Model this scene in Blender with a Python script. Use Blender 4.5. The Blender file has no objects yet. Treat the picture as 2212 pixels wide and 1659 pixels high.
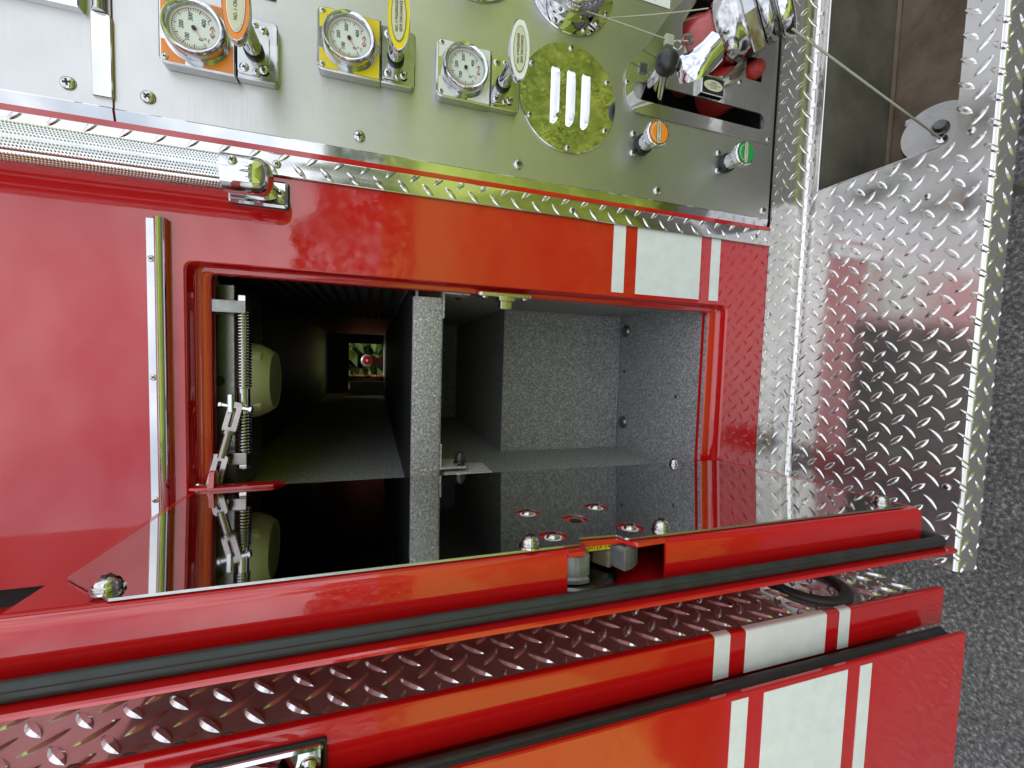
import bpy, bmesh, math, random
from math import sin, cos, pi, radians
from mathutils import Vector, Matrix
from mathutils.geometry import tessellate_polygon
random.seed(7)
scn = bpy.context.scene
COL = scn.collection

# ------------------------------------------------------------------ camera
CAM = Vector((0, -.5, 1.15))
FWD = Vector((-.05870609, .9492321, -.30905019))      # viewing direction
IMR = -Vector((-.03018958, .30775438, .95098677))     # picture right = down in the place
IMU = Vector((.99781871, .06515881, .01058987))       # picture up = right in the place
FPX = 923.25
cd = bpy.data.cameras.new('camera'); cam = bpy.data.objects.new('camera', cd); COL.objects.link(cam)
cd.sensor_fit = 'HORIZONTAL'; cd.sensor_width = 36; cd.lens = 36*FPX/2212
cd.clip_start = .01; cd.clip_end = 400
m = Matrix((IMR, IMU, -FWD)).transposed().to_4x4(); m.translation = CAM
cam.matrix_world = m
scn.camera = cam
# ------------------------------------------------------------------ sky, sun, exposure
SUN_EL, SUN_AZ = radians(60), radians(28)      # behind the truck, a little to its right
w = bpy.data.worlds.new('World'); scn.world = w; w.use_nodes = True
nt = w.node_tree; nt.nodes.clear()
def wn(t): return nt.nodes.new(t)
sky = wn('ShaderNodeTexSky'); sky.sky_type = 'NISHITA'; sky.sun_disc = False
sky.sun_elevation = SUN_EL; sky.sun_rotation = SUN_AZ; sky.air_density = 1.2; sky.dust_density = 2.0
tc = wn('ShaderNodeTexCoord'); mp = wn('ShaderNodeMapping'); mp.inputs['Scale'].default_value = (1, 1, 2.2)
nz = wn('ShaderNodeTexNoise'); nz.inputs['Scale'].default_value = 2.6; nz.inputs['Detail'].default_value = 7; nz.inputs['Roughness'].default_value = .6
rp = wn('ShaderNodeValToRGB'); rp.color_ramp.elements[0].position = .30; rp.color_ramp.elements[1].position = .62
rp.color_ramp.elements[0].color = (.12, .12, .12, 1); rp.color_ramp.elements[1].color = (1, 1, 1, 1)
mx = wn('ShaderNodeMix'); mx.data_type = 'RGBA'; mx.inputs[7].default_value = (11.5, 11.8, 12.4, 1)
bg = wn('ShaderNodeBackground'); bg.inputs['Strength'].default_value = .12
wo = wn('ShaderNodeOutputWorld')
L = nt.links.new
L(tc.outputs['Generated'], mp.inputs['Vector']); L(mp.outputs[0], nz.inputs['Vector']); L(nz.outputs[0], rp.inputs[0])
L(rp.outputs[0], mx.inputs[0]); L(sky.outputs[0], mx.inputs[6]); L(mx.outputs[2], bg.inputs['Color']); L(bg.outputs[0], wo.inputs[0])
sd = bpy.data.lights.new('sun', 'SUN'); sd.energy = 5.0; sd.angle = radians(.5); sd.color = (1, .95, .87)
so = bpy.data.objects.new('sun', sd); COL.objects.link(so)
sdir = Vector((sin(SUN_AZ)*cos(SUN_EL), cos(SUN_AZ)*cos(SUN_EL), sin(SUN_EL)))
so.rotation_euler = sdir.to_track_quat('Z', 'Y').to_euler(); so.location = (2, 4, 8)
vs = scn.view_settings; vs.view_transform = 'Standard'; vs.look = 'None'; vs.gamma = 1; vs.exposure = .74; vs.use_curve_mapping = False
scn.cycles.max_bounces = 6; scn.cycles.glossy_bounces = 4; scn.cycles.diffuse_bounces = 3
scn.cycles.caustics_reflective = False; scn.cycles.sample_clamp_indirect = 6

# ------------------------------------------------------------------ helpers
def at(u, v, y=0.):
    """point of the vertical plane y that lies on the sight line through a measured spot of the photograph"""
    d = FWD*FPX + IMR*(u-1106) - IMU*(v-829.5)
    return CAM + d*((y-CAM.y)/d.y)
def atz(u, v, z):
    d = FWD*FPX + IMR*(u-1106) - IMU*(v-829.5)
    return CAM + d*((z-CAM.z)/d.z)

def P(u, w_, h): return (u, -h, w_)        # panel frame: right, up, out of the side of the truck
def Dk(u, w_, h): return (u, w_, h)        # deck frame: x, y, up
def Wl(u, w_, h): return (h, u, w_)        # wall facing +x: y, up, out

class Geo:
    def __init__(s): s.v = []; s.f = []; s.m = []
    def add(s, vs_, fs, mi=0):
        o = len(s.v); s.v += [tuple(p) for p in vs_]
        for f in fs: s.f.append(tuple(i+o for i in f)); s.m.append(mi)
        return s
    def box(s, c, d, mi=0, rot=None, bev=0.):
        bm = bmesh.new(); bmesh.ops.create_cube(bm, size=1)
        for q in bm.verts: q.co = Vector((q.co.x*d[0], q.co.y*d[1], q.co.z*d[2]))
        if bev > 0: bmesh.ops.bevel(bm, geom=bm.edges[:], offset=bev, segments=2, profile=.5, affect='EDGES')
        M_ = rot.to_4x4() if rot else Matrix.Identity(4)
        bm.verts.ensure_lookup_table()
        vs_ = [Vector(c) + M_ @ q.co for q in bm.verts]
        fs = [[q.index for q in f.verts] for f in bm.faces]
        bm.free(); return s.add(vs_, fs, mi)
    def lathe(s, prof, o=(0, 0, 0), axis=(0, -1, 0), n=32, mi=0, a0=0, a1=2*pi, sx=1, caps=False):
        ax = Vector(axis).normalized(); t = Vector((1, 0, 0)) if abs(ax.x) < .9 else Vector((0, 0, 1))
        b1 = (t - ax*t.dot(ax)).normalized(); b2 = ax.cross(b1); o = Vector(o)
        full = abs(a1-a0-2*pi) < 1e-6; k = n if full else n+1
        vs_ = []; fs = []
        for r, h in prof:
            for i in range(k):
                a = a0+(a1-a0)*i/n; vs_.append(o + b1*(r*cos(a)*sx) + b2*(r*sin(a)) + ax*h)
        for j in range(len(prof)-1):
            for i in range(n):
                i2 = (i+1) % k
                fs.append((j*k+i, j*k+i2, (j+1)*k+i2, (j+1)*k+i))
        return s.add(vs_, fs, mi)
    def tube(s, pts, r, n=10, mi=0, cap=True):
        pts = [Vector(p) for p in pts]; vs_ = []; fs = []; up = None
        rr = r if isinstance(r, (list, tuple)) else [r]*len(pts)
        for i, p in enumerate(pts):
            t = (pts[min(i+1, len(pts)-1)] - pts[max(i-1, 0)]).normalized()
            if up is None: up = Vector((0, 0, 1)) if abs(t.z) < .9 else Vector((1, 0, 0))
            up = (up - t*up.dot(t)).normalized(); sd_ = t.cross(up)
            for k in range(n):
                a = 2*pi*k/n; vs_.append(p + (up*cos(a) + sd_*sin(a))*rr[i])
        for i in range(len(pts)-1):
            for k in range(n): fs.append((i*n+k, i*n+(k+1) % n, (i+1)*n+(k+1) % n, (i+1)*n+k))
        if cap: fs += [tuple(range(n)), tuple(range((len(pts)-1)*n, len(pts)*n))]
        return s.add(vs_, fs, mi)
    def prism(s, poly, h0, h1, fr=P, holes=(), mi=0, bev=0., mi_side=None):
        """flat plate: outline (and holes) between heights h0 < h1, front face at h1"""
        loops = [list(poly)] + [list(h) for h in holes]
        allp = [p for l in loops for p in l]
        tri = tessellate_polygon([[Vector((p[0], p[1], 0)) for p in l] for l in loops])
        ms = mi if mi_side is None else mi_side
        if bev > 0 and not holes:
            ins = offset(loops[0], -bev)
            s.add([fr(p[0], p[1], h1) for p in ins], [tuple(range(len(ins)))] if convex(ins) else tri, mi)
            n = len(ins)
            s.add([fr(p[0], p[1], h1) for p in ins] + [fr(p[0], p[1], h1-bev) for p in loops[0]], [(i, (i+1) % n, n+(i+1) % n, n+i) for i in range(n)], ms)
            top = h1-bev
        else:
            s.add([fr(p[0], p[1], h1) for p in allp], tri, mi); top = h1
        s.add([fr(p[0], p[1], h0) for p in allp], tri, ms)
        for l in loops:
            n = len(l)
            s.add([fr(p[0], p[1], h0) for p in l] + [fr(p[0], p[1], top) for p in l], [(i, (i+1) % n, n+(i+1) % n, n+i) for i in range(n)], ms)
        return s
    def sweep(s, prof, a, b, fr, mi=0, cap=True, closed=False):
        """profile [(p,q)] swept from a to b; fr(t,p,q) -> point"""
        n = len(prof)
        vs_ = [fr(a, *p) for p in prof] + [fr(b, *p) for p in prof]
        fs = [(i, (i+1) % n, n+(i+1) % n, n+i) for i in range(n if closed else n-1)]
        if closed and cap: fs += [tuple(range(n)), tuple(range(n, 2*n))]
        return s.add(vs_, fs, mi)
    def move(s, M_): s.v = [tuple(M_ @ Vector(p)) for p in s.v]; return s

def area(p): return sum(p[i][0]*p[(i+1) % len(p)][1]-p[(i+1) % len(p)][0]*p[i][1] for i in range(len(p)))/2
def convex(p):
    sg = 0
    for i in range(len(p)):
        a, b, c = p[i-1], p[i], p[(i+1) % len(p)]
        k = (b[0]-a[0])*(c[1]-b[1])-(b[1]-a[1])*(c[0]-b[0])
        if abs(k) < 1e-12: continue
        if sg and (k > 0) != (sg > 0): return False
        sg = k
    return True
def offset(p, d):
    s = 1 if area(p) > 0 else -1; out = []
    for i in range(len(p)):
        a, b, c = Vector(p[i-1]), Vector(p[i]), Vector(p[(i+1) % len(p)])
        e1 = (b-a).normalized(); e2 = (c-b).normalized()
        n = Vector((e1.y+e2.y, -(e1.x+e2.x)))*s
        n.normalize(); k = max(.5, n.dot(Vector((e1.y, -e1.x))*s))
        out.append(tuple(b+n*(d/k)))
    return out
def fillet(pts, r, k=5):
    out = []; n = len(pts)
    for i in range(n):
        rr = r[i] if isinstance(r, (list, tuple)) else r
        p = Vector(pts[i]); a = (Vector(pts[i-1])-p); b = (Vector(pts[(i+1) % n])-p)
        if rr <= 0: out.append(tuple(p)); continue
        ang = a.angle(b); t = min(rr/math.tan(ang/2), a.length*.49, b.length*.49)
        p0 = p+a.normalized()*t; p1 = p+b.normalized()*t
        for j in range(k+1):
            q = j/k; out.append(tuple(p0*(1-q)**2 + p*2*q*(1-q) + p1*q*q))
    return out
def rect(x0, x1, y0, y1): return [(x0, y0), (x1, y0), (x1, y1), (x0, y1)]
def rrect(x0, x1, y0, y1, r, k=5): return fillet(rect(x0, x1, y0, y1), r, k)
def ell(cx, cy, rx, ry=None, n=32, a0=0, a1=2*pi):
    ry = rx if ry is None else ry
    return [(cx+rx*cos(a0+(a1-a0)*i/n), cy+ry*sin(a0+(a1-a0)*i/n)) for i in range(n if abs(a1-a0-2*pi) < 1e-6 else n+1)]

def mesh(name, g, mats, smooth=None, fixn=True):
    me = bpy.data.meshes.new(name); me.from_pydata(g.v, [], g.f)
    for m_ in (mats if isinstance(mats, (list, tuple)) else [mats]): me.materials.append(m_)
    me.polygons.foreach_set('material_index', g.m)
    if fixn:
        bm = bmesh.new(); bm.from_mesh(me)
        bmesh.ops.remove_doubles(bm, verts=bm.verts, dist=1e-6)
        bmesh.ops.recalc_face_normals(bm, faces=bm.faces); bm.to_mesh(me); bm.free()
    if smooth:
        me.polygons.foreach_set('use_smooth', [True]*len(me.polygons)); me.set_sharp_from_angle(angle=radians(smooth))
    me.update(); return me
def link(name, me, parent=None, loc=None, rot=None, kind=None):
    o = bpy.data.objects.new(name, me); COL.objects.link(o)
    if parent: o.parent = parent
    if loc is not None: o.location = loc
    if rot is not None: o.rotation_euler = rot
    if kind: o['kind'] = kind
    return o
def obj(name, g, mats, parent=None, smooth=None, loc=None, rot=None, kind=None, fixn=True):
    return link(name, mesh(name, g, mats, smooth, fixn), parent, loc, rot, kind)
def tag(o, label, cat, group=None):
    o['label'] = label; o['category'] = cat
    if group: o['group'] = group
    return o
def thing(name, label, cat, loc=(0, 0, 0), rotz=0., group=None):
    o = bpy.data.objects.new(name, None); COL.objects.link(o); o.empty_display_size = .02
    o.location = loc; o.rotation_euler = (0, 0, rotz)
    return tag(o, label, cat, group)
_txt = {}
def text(s, size, align='CENTER', spacing=1.0, bold=0.):
    """flat lettering as (verts2d, faces)"""
    key = (s, align, spacing, bold)
    if key not in _txt:
        c = bpy.data.curves.new('t', 'FONT'); c.body = s; c.size = 1; c.align_x = align; c.align_y = 'CENTER'; c.resolution_u = 3; c.space_character = spacing; c.offset = bold
        o = bpy.data.objects.new('t', c); COL.objects.link(o)
        bpy.context.view_layer.update()
        me = bpy.data.meshes.new_from_object(o.evaluated_get(bpy.context.evaluated_depsgraph_get()))
        _txt[key] = ([(v.co.x, v.co.y) for v in me.vertices], [tuple(p.vertices) for p in me.polygons])
        bpy.data.objects.remove(o); bpy.data.curves.remove(c); bpy.data.meshes.remove(me)
    v, f = _txt[key]
    return [(x*size, y*size) for x, y in v], f
def put_text(g, s, size, fr, cx, cy, h, mi=0, ang=0., sx=1., **k):
    v, f = text(s, size, **k); c, n = cos(ang), sin(ang)
    g.add([fr(cx+(x*sx)*c-y*n, cy+(x*sx)*n+y*c, h) for x, y in v], f, mi)

# ------------------------------------------------------------------ materials
def newmat(name):
    m_ = bpy.data.materials.new(name); m_.use_nodes = True
    return m_, m_.node_tree, m_.node_tree.nodes['Principled BSDF']
def setp(b, **k):
    for n_, v_ in k.items(): b.inputs[n_.replace('_', ' ')].default_value = v_
def rgba(c): return (c[0], c[1], c[2], 1)
def noise(t, scale, detail=4, rough=.55, sc=(1, 1, 1), kind='ShaderNodeTexNoise'):
    c = t.nodes.new('ShaderNodeTexCoord'); mp_ = t.nodes.new('ShaderNodeMapping'); mp_.inputs['Scale'].default_value = sc
    n_ = t.nodes.new(kind); n_.inputs['Scale'].default_value = scale
    if kind == 'ShaderNodeTexNoise': n_.inputs['Detail'].default_value = detail; n_.inputs['Roughness'].default_value = rough
    t.links.new(c.outputs['Object'], mp_.inputs[0]); t.links.new(mp_.outputs[0], n_.inputs['Vector'])
    return n_
def ramp(t, src, stops):
    r = t.nodes.new('ShaderNodeValToRGB'); e = r.color_ramp.elements
    while len(e) < len(stops): e.new(.5)
    for k, (p, c) in enumerate(stops): e[k].position = p; e[k].color = rgba(c) if not isinstance(c, (int, float)) else (c, c, c, 1)
    t.links.new(src, r.inputs[0]); return r.outputs[0]
def bump(t, b, src, strength, dist=.001, prev=None):
    n_ = t.nodes.new('ShaderNodeBump'); n_.inputs['Strength'].default_value = strength; n_.inputs['Distance'].default_value = dist
    t.links.new(src, n_.inputs['Height'])
    if prev: t.links.new(prev.outputs[0], n_.inputs['Normal'])
    t.links.new(n_.outputs[0], b.inputs['Normal']); return n_
def mixc(t, fac, a, b_):
    x = t.nodes.new('ShaderNodeMix'); x.data_type = 'RGBA'
    if isinstance(fac, (int, float)): x.inputs[0].default_value = fac
    else: t.links.new(fac, x.inputs[0])
    for k, q in ((6, a), (7, b_)):
        if isinstance(q, (tuple, list)): x.inputs[k].default_value = rgba(q)
        else: t.links.new(q, x.inputs[k])
    return x.outputs[2]
def plain(name, c, rough=.5, metal=0., coat=0., var=.0, vs_=30., bmp=0., bsc=200., spec=.5):
    m_, t, b = newmat(name); setp(b, Base_Color=rgba(c), Roughness=rough, Metallic=metal, Coat_Weight=coat, Specular_IOR_Level=spec)
    if coat: setp(b, Coat_Roughness=.04)
    if var:
        n_ = noise(t, vs_, 5); k = [max(0, x*(1-var)) for x in c]; k2 = [min(1, x*(1+var)) for x in c]
        t.links.new(ramp(t, n_.outputs[0], [(.3, k), (.7, k2)]), b.inputs['Base Color'])
        t.links.new(ramp(t, n_.outputs[0], [(.3, max(.01, rough*(1-var))), (.7, min(1, rough*(1+var)))]), b.inputs['Roughness'])
    if bmp:
        bump(t, b, noise(t, bsc, 3).outputs[0], bmp)
    return m_

def make_red(name, c, dirt=.0):
    m_, t, b = newmat(name)
    setp(b, Base_Color=rgba(c), Roughness=.32, Coat_Weight=1.0, Coat_Roughness=.02, Coat_IOR=1.70, Specular_IOR_Level=.06)
    big = noise(t, 3.0, 4)
    t.links.new(ramp(t, big.outputs[0], [(.3, [x*.93 for x in c]), (.7, [min(1, x*1.05) for x in c])]), b.inputs['Base Color'])
    peel = noise(t, 260, 2)                                   # orange peel in the clear coat
    bm1 = t.nodes.new('ShaderNodeBump'); bm1.inputs['Strength'].default_value = .018; bm1.inputs['Distance'].default_value = .001
    t.links.new(peel.outputs[0], bm1.inputs['Height'])
    wav = noise(t, 9, 2); bm2 = t.nodes.new('ShaderNodeBump'); bm2.inputs['Strength'].default_value = .03; bm2.inputs['Distance'].default_value = .01
    t.links.new(wav.outputs[0], bm2.inputs['Height']); t.links.new(bm1.outputs[0], bm2.inputs['Normal'])
    t.links.new(bm2.outputs[0], b.inputs['Coat Normal'])
    haze_n = noise(t, 14, 7, .65)
    t.links.new(ramp(t, haze_n.outputs[0], [(.35, .012), (.8, .12)]), b.inputs['Coat Roughness'])
    return m_
RED = make_red('red_paint', (.52, .006, .007))

def make_brushed():
    m_, t, b = newmat('brushed_stainless')
    setp(b, Base_Color=(.66, .645, .60, 1), Metallic=1., Roughness=.42, Anisotropic=.4)
    st = noise(t, 90, 5, .6, (.25, 1, 9)); cl = noise(t, 7, 5, .6)
    t.links.new(ramp(t, cl.outputs[0], [(.3, (.47, .468, .462)), (.7, (.56, .56, .555))]), b.inputs['Base Color'])
    mm = t.nodes.new('ShaderNodeMath'); mm.operation = 'MULTIPLY_ADD'; mm.inputs[1].default_value = .14; mm.inputs[2].default_value = .36
    t.links.new(st.outputs[0], mm.inputs[0]); t.links.new(mm.outputs[0], b.inputs['Roughness'])
    bump(t, b, st.outputs[0], .08, .001)
    tg = t.nodes.new('ShaderNodeTangent'); tg.direction_type = 'RADIAL'; tg.axis = 'Z'; t.links.new(tg.outputs[0], b.inputs['Tangent'])
    return m_
BRUSH = make_brushed()

def make_metal(name, c, r0, r1, scale=25., bmp=.0, bs=60., specks=None, metal=1.):
    m_, t, b = newmat(name); setp(b, Metallic=metal, Base_Color=rgba(c), Roughness=r0)
    n_ = noise(t, scale, 7, .62)
    t.links.new(ramp(t, n_.outputs[0], [(.35, r0), (.75, r1)]), b.inputs['Roughness'])
    t.links.new(ramp(t, n_.outputs[0], [(.35, c), (.8, [x*.88 for x in c])]), b.inputs['Base Color'])
    if specks:
        v = noise(t, specks[0], 2, .7); f = ramp(t, v.outputs[0], [(specks[1], 0.), (specks[1]+.05, 1.)])
        t.links.new(mixc(t, f, tuple(c), specks[2]), b.inputs['Base Color'])
    if bmp: bump(t, b, noise(t, bs, 2).outputs[0], bmp, .002)
    return m_
MIRROR = make_metal('mirror_stainless', (.64, .64, .63), .008, .075, 22, .012, 14)
POLISH = make_metal('polished_stainless', (.60, .60, .595), .04, .12, 40, .02, 25)
PLATE_MIR = make_metal('polished_plate_with_water_spots', (.56, .555, .52), .04, .16, 35, .012, 16, (420, .60, (.5, .49, .44)), .9)
CHROME = make_metal('chrome', (.60, .61, .62), .02, .06, 60)
CHROME_W = make_metal('worn_chrome', (.46, .46, .455), .08, .24, 60)
TREAD = make_metal('bright_tread_plate', (.60, .59, .58), .07, .20, 45, .02, 30)
TREADR = make_metal('dusty_tread_plate', (.60, .59, .585), .06, .16, 45, .02, 30, None, .80)
TREADW = make_metal('tread_plate_of_the_deck', (.61, .59, .565), .09, .28, 22, .02, 40, (300, .70, (.55, .50, .46)), .88)
ALU = make_metal('cast_aluminium', (.46, .465, .465), .28, .42, 80, .05, 400)
ZINC = make_metal('zinc_plate', (.50, .46, .37), .22, .38, 120, .04, 300)
STEEL = make_metal('screw_steel', (.52, .51, .485), .10, .22, 200)
GALV = make_metal('galvanised_bracket', (.26, .26, .245), .30, .5, 150)
SPRING = make_metal('spring_steel', (.48, .48, .47), .12, .25, 200)
PURPLE = make_metal('stay_link_steel', (.30, .265, .26), .2, .34, 100)
GOLD = make_metal('gold_leaf', (.62, .36, .10), .25, .4, 90, .1, 300)
DARKM = plain('dark_latch_steel', (.10, .095, .085), .28, 1., var=.3, vs_=90)
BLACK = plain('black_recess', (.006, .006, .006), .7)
RUBBER = plain('black_rubber', (.022, .024, .026), .55, var=.25, vs_=70, bmp=.12, bsc=500)
PLASTIC = plain('black_plastic', (.012, .012, .013), .32, var=.2, vs_=60)
WHITE = plain('white_reflective_sheeting', (.74, .765, .775), .32, coat=.3, var=.06, vs_=55, bmp=.06, bsc=700)
DECALW = plain('white_enamel', (.78, .79, .78), .3)
ORANGE = plain('orange_enamel', (.80, .24, .02), .35)
YELLOW = plain('yellow_enamel', (.80, .62, .01), .35)
GREEN = plain('green_enamel', (.012, .27, .06), .35)
IVORY = plain('ivory_label', (.58, .57, .42), .4)
DIAL = plain('dial_white', (.66, .70, .68), .35)
INK = plain('black_ink', (.012, .012, .014), .5)
REDINK = plain('red_ink', (.55, .02, .02), .5)
CREAM = plain('cream_plastic', (.58, .60, .38), .38, var=.05, vs_=20)
LENS = plain('lamp_lens', (.34, .34, .27), .3)
OLIVE = plain('green_tag', (.10, .19, .02), .4)
CABLE = plain('clear_coated_cable', (.40, .41, .32), .35)
PIPE = plain('red_primer_pipe', (.34, .025, .02), .34, coat=.4, var=.18, vs_=45)
MESH_SHADE = plain('black_mesh_and_shade', (.014, .014, .014), .5)  # black of the wall mesh; on ceiling, shelf and end it paints shade

def make_speckle():
    m_, t, b = newmat('grey_spatter_paint'); setp(b, Roughness=.62)
    a = noise(t, 340, 3, .8); f = noise(t, 800, 2, .7)
    ca = ramp(t, a.outputs[0], [(.34, (.15, .15, .15)), (.46, (.29, .29, .29)), (.57, (.42, .418, .415)), (.68, (.80, .80, .79))])
    cf = ramp(t, f.outputs[0], [(.35, .72), (.65, 1.15)])
    x = t.nodes.new('ShaderNodeMix'); x.data_type = 'RGBA'; x.blend_type = 'MULTIPLY'; x.inputs[0].default_value = 1
    t.links.new(ca, x.inputs[6]); t.links.new(cf, x.inputs[7]); t.links.new(x.outputs[2], b.inputs['Base Color'])
    bump(t, b, a.outputs[0], .25, .0006)
    return m_
SPECK = make_speckle()

def make_asphalt():
    m_, t, b = newmat('asphalt'); setp(b, Roughness=.9)
    v = noise(t, 120, 0, kind='ShaderNodeTexVoronoi'); n_ = noise(t, 125, 4, .72); big = noise(t, 4.5, 7, .65)
    grit = ramp(t, n_.outputs[0], [(.34, (.040, .038, .035)), (.46, (.105, .101, .094)), (.55, (.165, .158, .148)), (.64, (.36, .345, .325))])
    spk = ramp(t, v.outputs['Distance'], [(.10, 1.), (.17, 0.)]); sep = t.nodes.new('ShaderNodeSeparateColor'); t.links.new(v.outputs['Color'], sep.inputs[0])
    pick = t.nodes.new('ShaderNodeMath'); pick.operation = 'GREATER_THAN'; pick.inputs[1].default_value = .86; t.links.new(sep.outputs[0], pick.inputs[0])
    fm = t.nodes.new('ShaderNodeMath'); fm.operation = 'MULTIPLY'; t.links.new(spk, fm.inputs[0]); t.links.new(pick.outputs[0], fm.inputs[1])
    c1 = mixc(t, fm.outputs[0], grit, (.42, .40, .37))
    x = t.nodes.new('ShaderNodeMix'); x.data_type = 'RGBA'; x.blend_type = 'MULTIPLY'; x.inputs[0].default_value = 1
    t.links.new(c1, x.inputs[6]); t.links.new(ramp(t, big.outputs[0], [(.32, .62), (.5, 1.0), (.68, 1.22)]), x.inputs[7])
    t.links.new(x.outputs[2], b.inputs['Base Color'])
    bm1 = t.nodes.new('ShaderNodeBump'); bm1.inputs['Strength'].default_value = .25; bm1.inputs['Distance'].default_value = .002
    t.links.new(v.outputs['Distance'], bm1.inputs['Height']); bump(t, b, n_.outputs[0], .35, .002, bm1)
    return m_
ASPH = make_asphalt()
def make_lawn():
    m_, t, b = newmat('lawn'); setp(b, Roughness=.9)
    n_ = noise(t, 25, 6, .7); g2 = noise(t, 1.2, 4)
    t.links.new(mixc(t, g2.outputs[0], ramp(t, n_.outputs[0], [(.3, (.08, .12, .012)), (.7, (.21, .28, .03))]), ramp(t, n_.outputs[0], [(.3, (.12, .155, .018)), (.7, (.30, .35, .05))])), b.inputs['Base Color'])
    return m_
LAWN = make_lawn()
def make_leaf(name, a, c):
    m_, t, b = newmat(name); setp(b, Roughness=.6)
    n_ = noise(t, 1.7, 4)
    t.links.new(ramp(t, n_.outputs[0], [(.3, a), (.7, c)]), b.inputs['Base Color'])
    setp(b, Transmission_Weight=0.); return m_
LEAF = make_leaf('leaves', (.035, .07, .012), (.10, .15, .025))
BLADE = make_leaf('grass_blades', (.115, .175, .02), (.31, .36, .065))
def make_dirty(name, c, d, rough, metal):
    m_, t, b = newmat(name); setp(b, Roughness=rough, Metallic=metal)
    n_ = noise(t, 16, 8, .7); s_ = noise(t, 240, 3, .7)
    base = ramp(t, n_.outputs[0], [(.32, c), (.68, d)])
    t.links.new(mixc(t, ramp(t, s_.outputs[0], [(.64, 0.), (.74, .7)]), base, (.16, .14, .11)), b.inputs['Base Color'])
    t.links.new(ramp(t, n_.outputs[0], [(.3, rough*.7), (.7, min(1, rough*1.3))]), b.inputs['Roughness'])
    return m_
WELLW = make_dirty('grimy_well_plate', (.075, .072, .060), (.155, .14, .11), .42, .3)
WELLF = make_dirty('rusty_brown_ledge', (.060, .038, .018), (.17, .13, .085), .75, .05)
DISCM = make_dirty('dull_cap_metal', (.20, .195, .185), (.34, .325, .305), .36, .7)
m_, t_, b_ = newmat('lit_red_lens'); setp(b_, Base_Color=(.6, .02, .02, 1), Emission_Color=(1, .06, .05, 1), Emission_Strength=.6); REDLIT = m_

# ------------------------------------------------------------------ shared small pieces
def screw_geo(r, h, n=20):
    g = Geo(); g.lathe([(r, 0), (r, h*.18), (r*.93, h*.45), (r*.74, h*.76), (r*.42, h*.95), (.0001, h)], n=n)
    for a in (0, pi/2):
        g.box((0, -h*.965, 0), (r*.92 if a == 0 else r*.26, h*.2, r*.26 if a == 0 else r*.92), 1)
    return g
_scr = {}
def screw(parent, x, z, y=0., r=.006, h=.0028, rot=None, name='screw', tone=STEEL, loc=None, eul=None):
    k = (r, h, tone.name)
    if k not in _scr: _scr[k] = mesh('screw', screw_geo(r, h), [tone, INK], 40)
    o = link(name, _scr[k], parent, loc if loc is not None else (x, y, z))
    o.rotation_euler = eul if eul is not None else (0, random.uniform(0, 1.5) if rot is None else rot, 0)
    return o

def lozenge(g, fr, cx, cy, h0, ang, Ln=.0205, Wd=.0062, H=.0013, inside=None, mi=0):
    """one raised tread of diamond plate: a pointed lens with sloping sides"""
    st = [-1, -.86, -.62, -.32, 0, .32, .62, .86, 1]; c, s = cos(ang), sin(ang); vs_ = []
    for q in st:
        wv = Wd/2*(1-q*q)**.9; hh = H*(1-abs(q)**3.2)
        for k, e in ((-1, 0), (-.42, 1), (.42, 1), (1, 0)):
            X = q*Ln/2; Y = k*wv
            vs_.append((cx+X*c-Y*s, cy+X*s+Y*c, h0-.0002+hh*e))
    fs = []
    for i in range(len(st)-1):
        for k in range(3): fs.append((i*4+k, i*4+k+1, i*4+k+5, i*4+k+4))
    g.add([fr(*p) for p in vs_], fs, mi)
def treads(g, fr, x0, x1, y0, y1, h=0., p=.026, ph=(0, 0), skip=None, margin=.0, flip=1, **k):
    i0 = int(math.floor((x0-ph[0])/p))-1; i1 = int(math.ceil((x1-ph[0])/p))+1
    j0 = int(math.floor((y0-ph[1])/p))-1; j1 = int(math.ceil((y1-ph[1])/p))+1
    for i in range(i0, i1+1):
        for j in range(j0, j1+1):
            for d, a in ((0, pi/4), (.5, -pi/4)):
                x = ph[0]+(i+d)*p; y = ph[1]+(j+d)*p
                if not (x0-margin < x < x1+margin and y0-margin < y < y1+margin): continue
                if skip and skip(x, y): continue
                lozenge(g, fr, x, y, h, a*flip + random.uniform(-.03, .03), **k)
def tread_sheet(x0, x1, y0, y1, fr, p=.026, ph=(0, 0), skip=None, h=0., **k):
    """treads of a sheet, cut off at the sheet's edges as on the real plate"""
    t = Geo(); treads(t, lambda a, b, c: (a, b, c), x0, x1, y0, y1, h, p, ph, skip, .012, **k)
    me = bpy.data.meshes.new('tmp'); me.from_pydata(t.v, [], t.f); bm = bmesh.new(); bm.from_mesh(me); bpy.data.meshes.remove(me)
    for co, no in (((x0, 0, 0), (-1, 0, 0)), ((x1, 0, 0), (1, 0, 0)), ((0, y0, 0), (0, -1, 0)), ((0, y1, 0), (0, 1, 0))):
        bmesh.ops.bisect_plane(bm, geom=bm.verts[:]+bm.edges[:]+bm.faces[:], plane_co=co, plane_no=no, clear_outer=True)
    bm.verts.index_update(); g = Geo()
    g.add([fr(v.co.x, v.co.y, v.co.z) for v in bm.verts], [[v.index for v in f.verts] for f in bm.faces]); bm.free()
    return g

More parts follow.
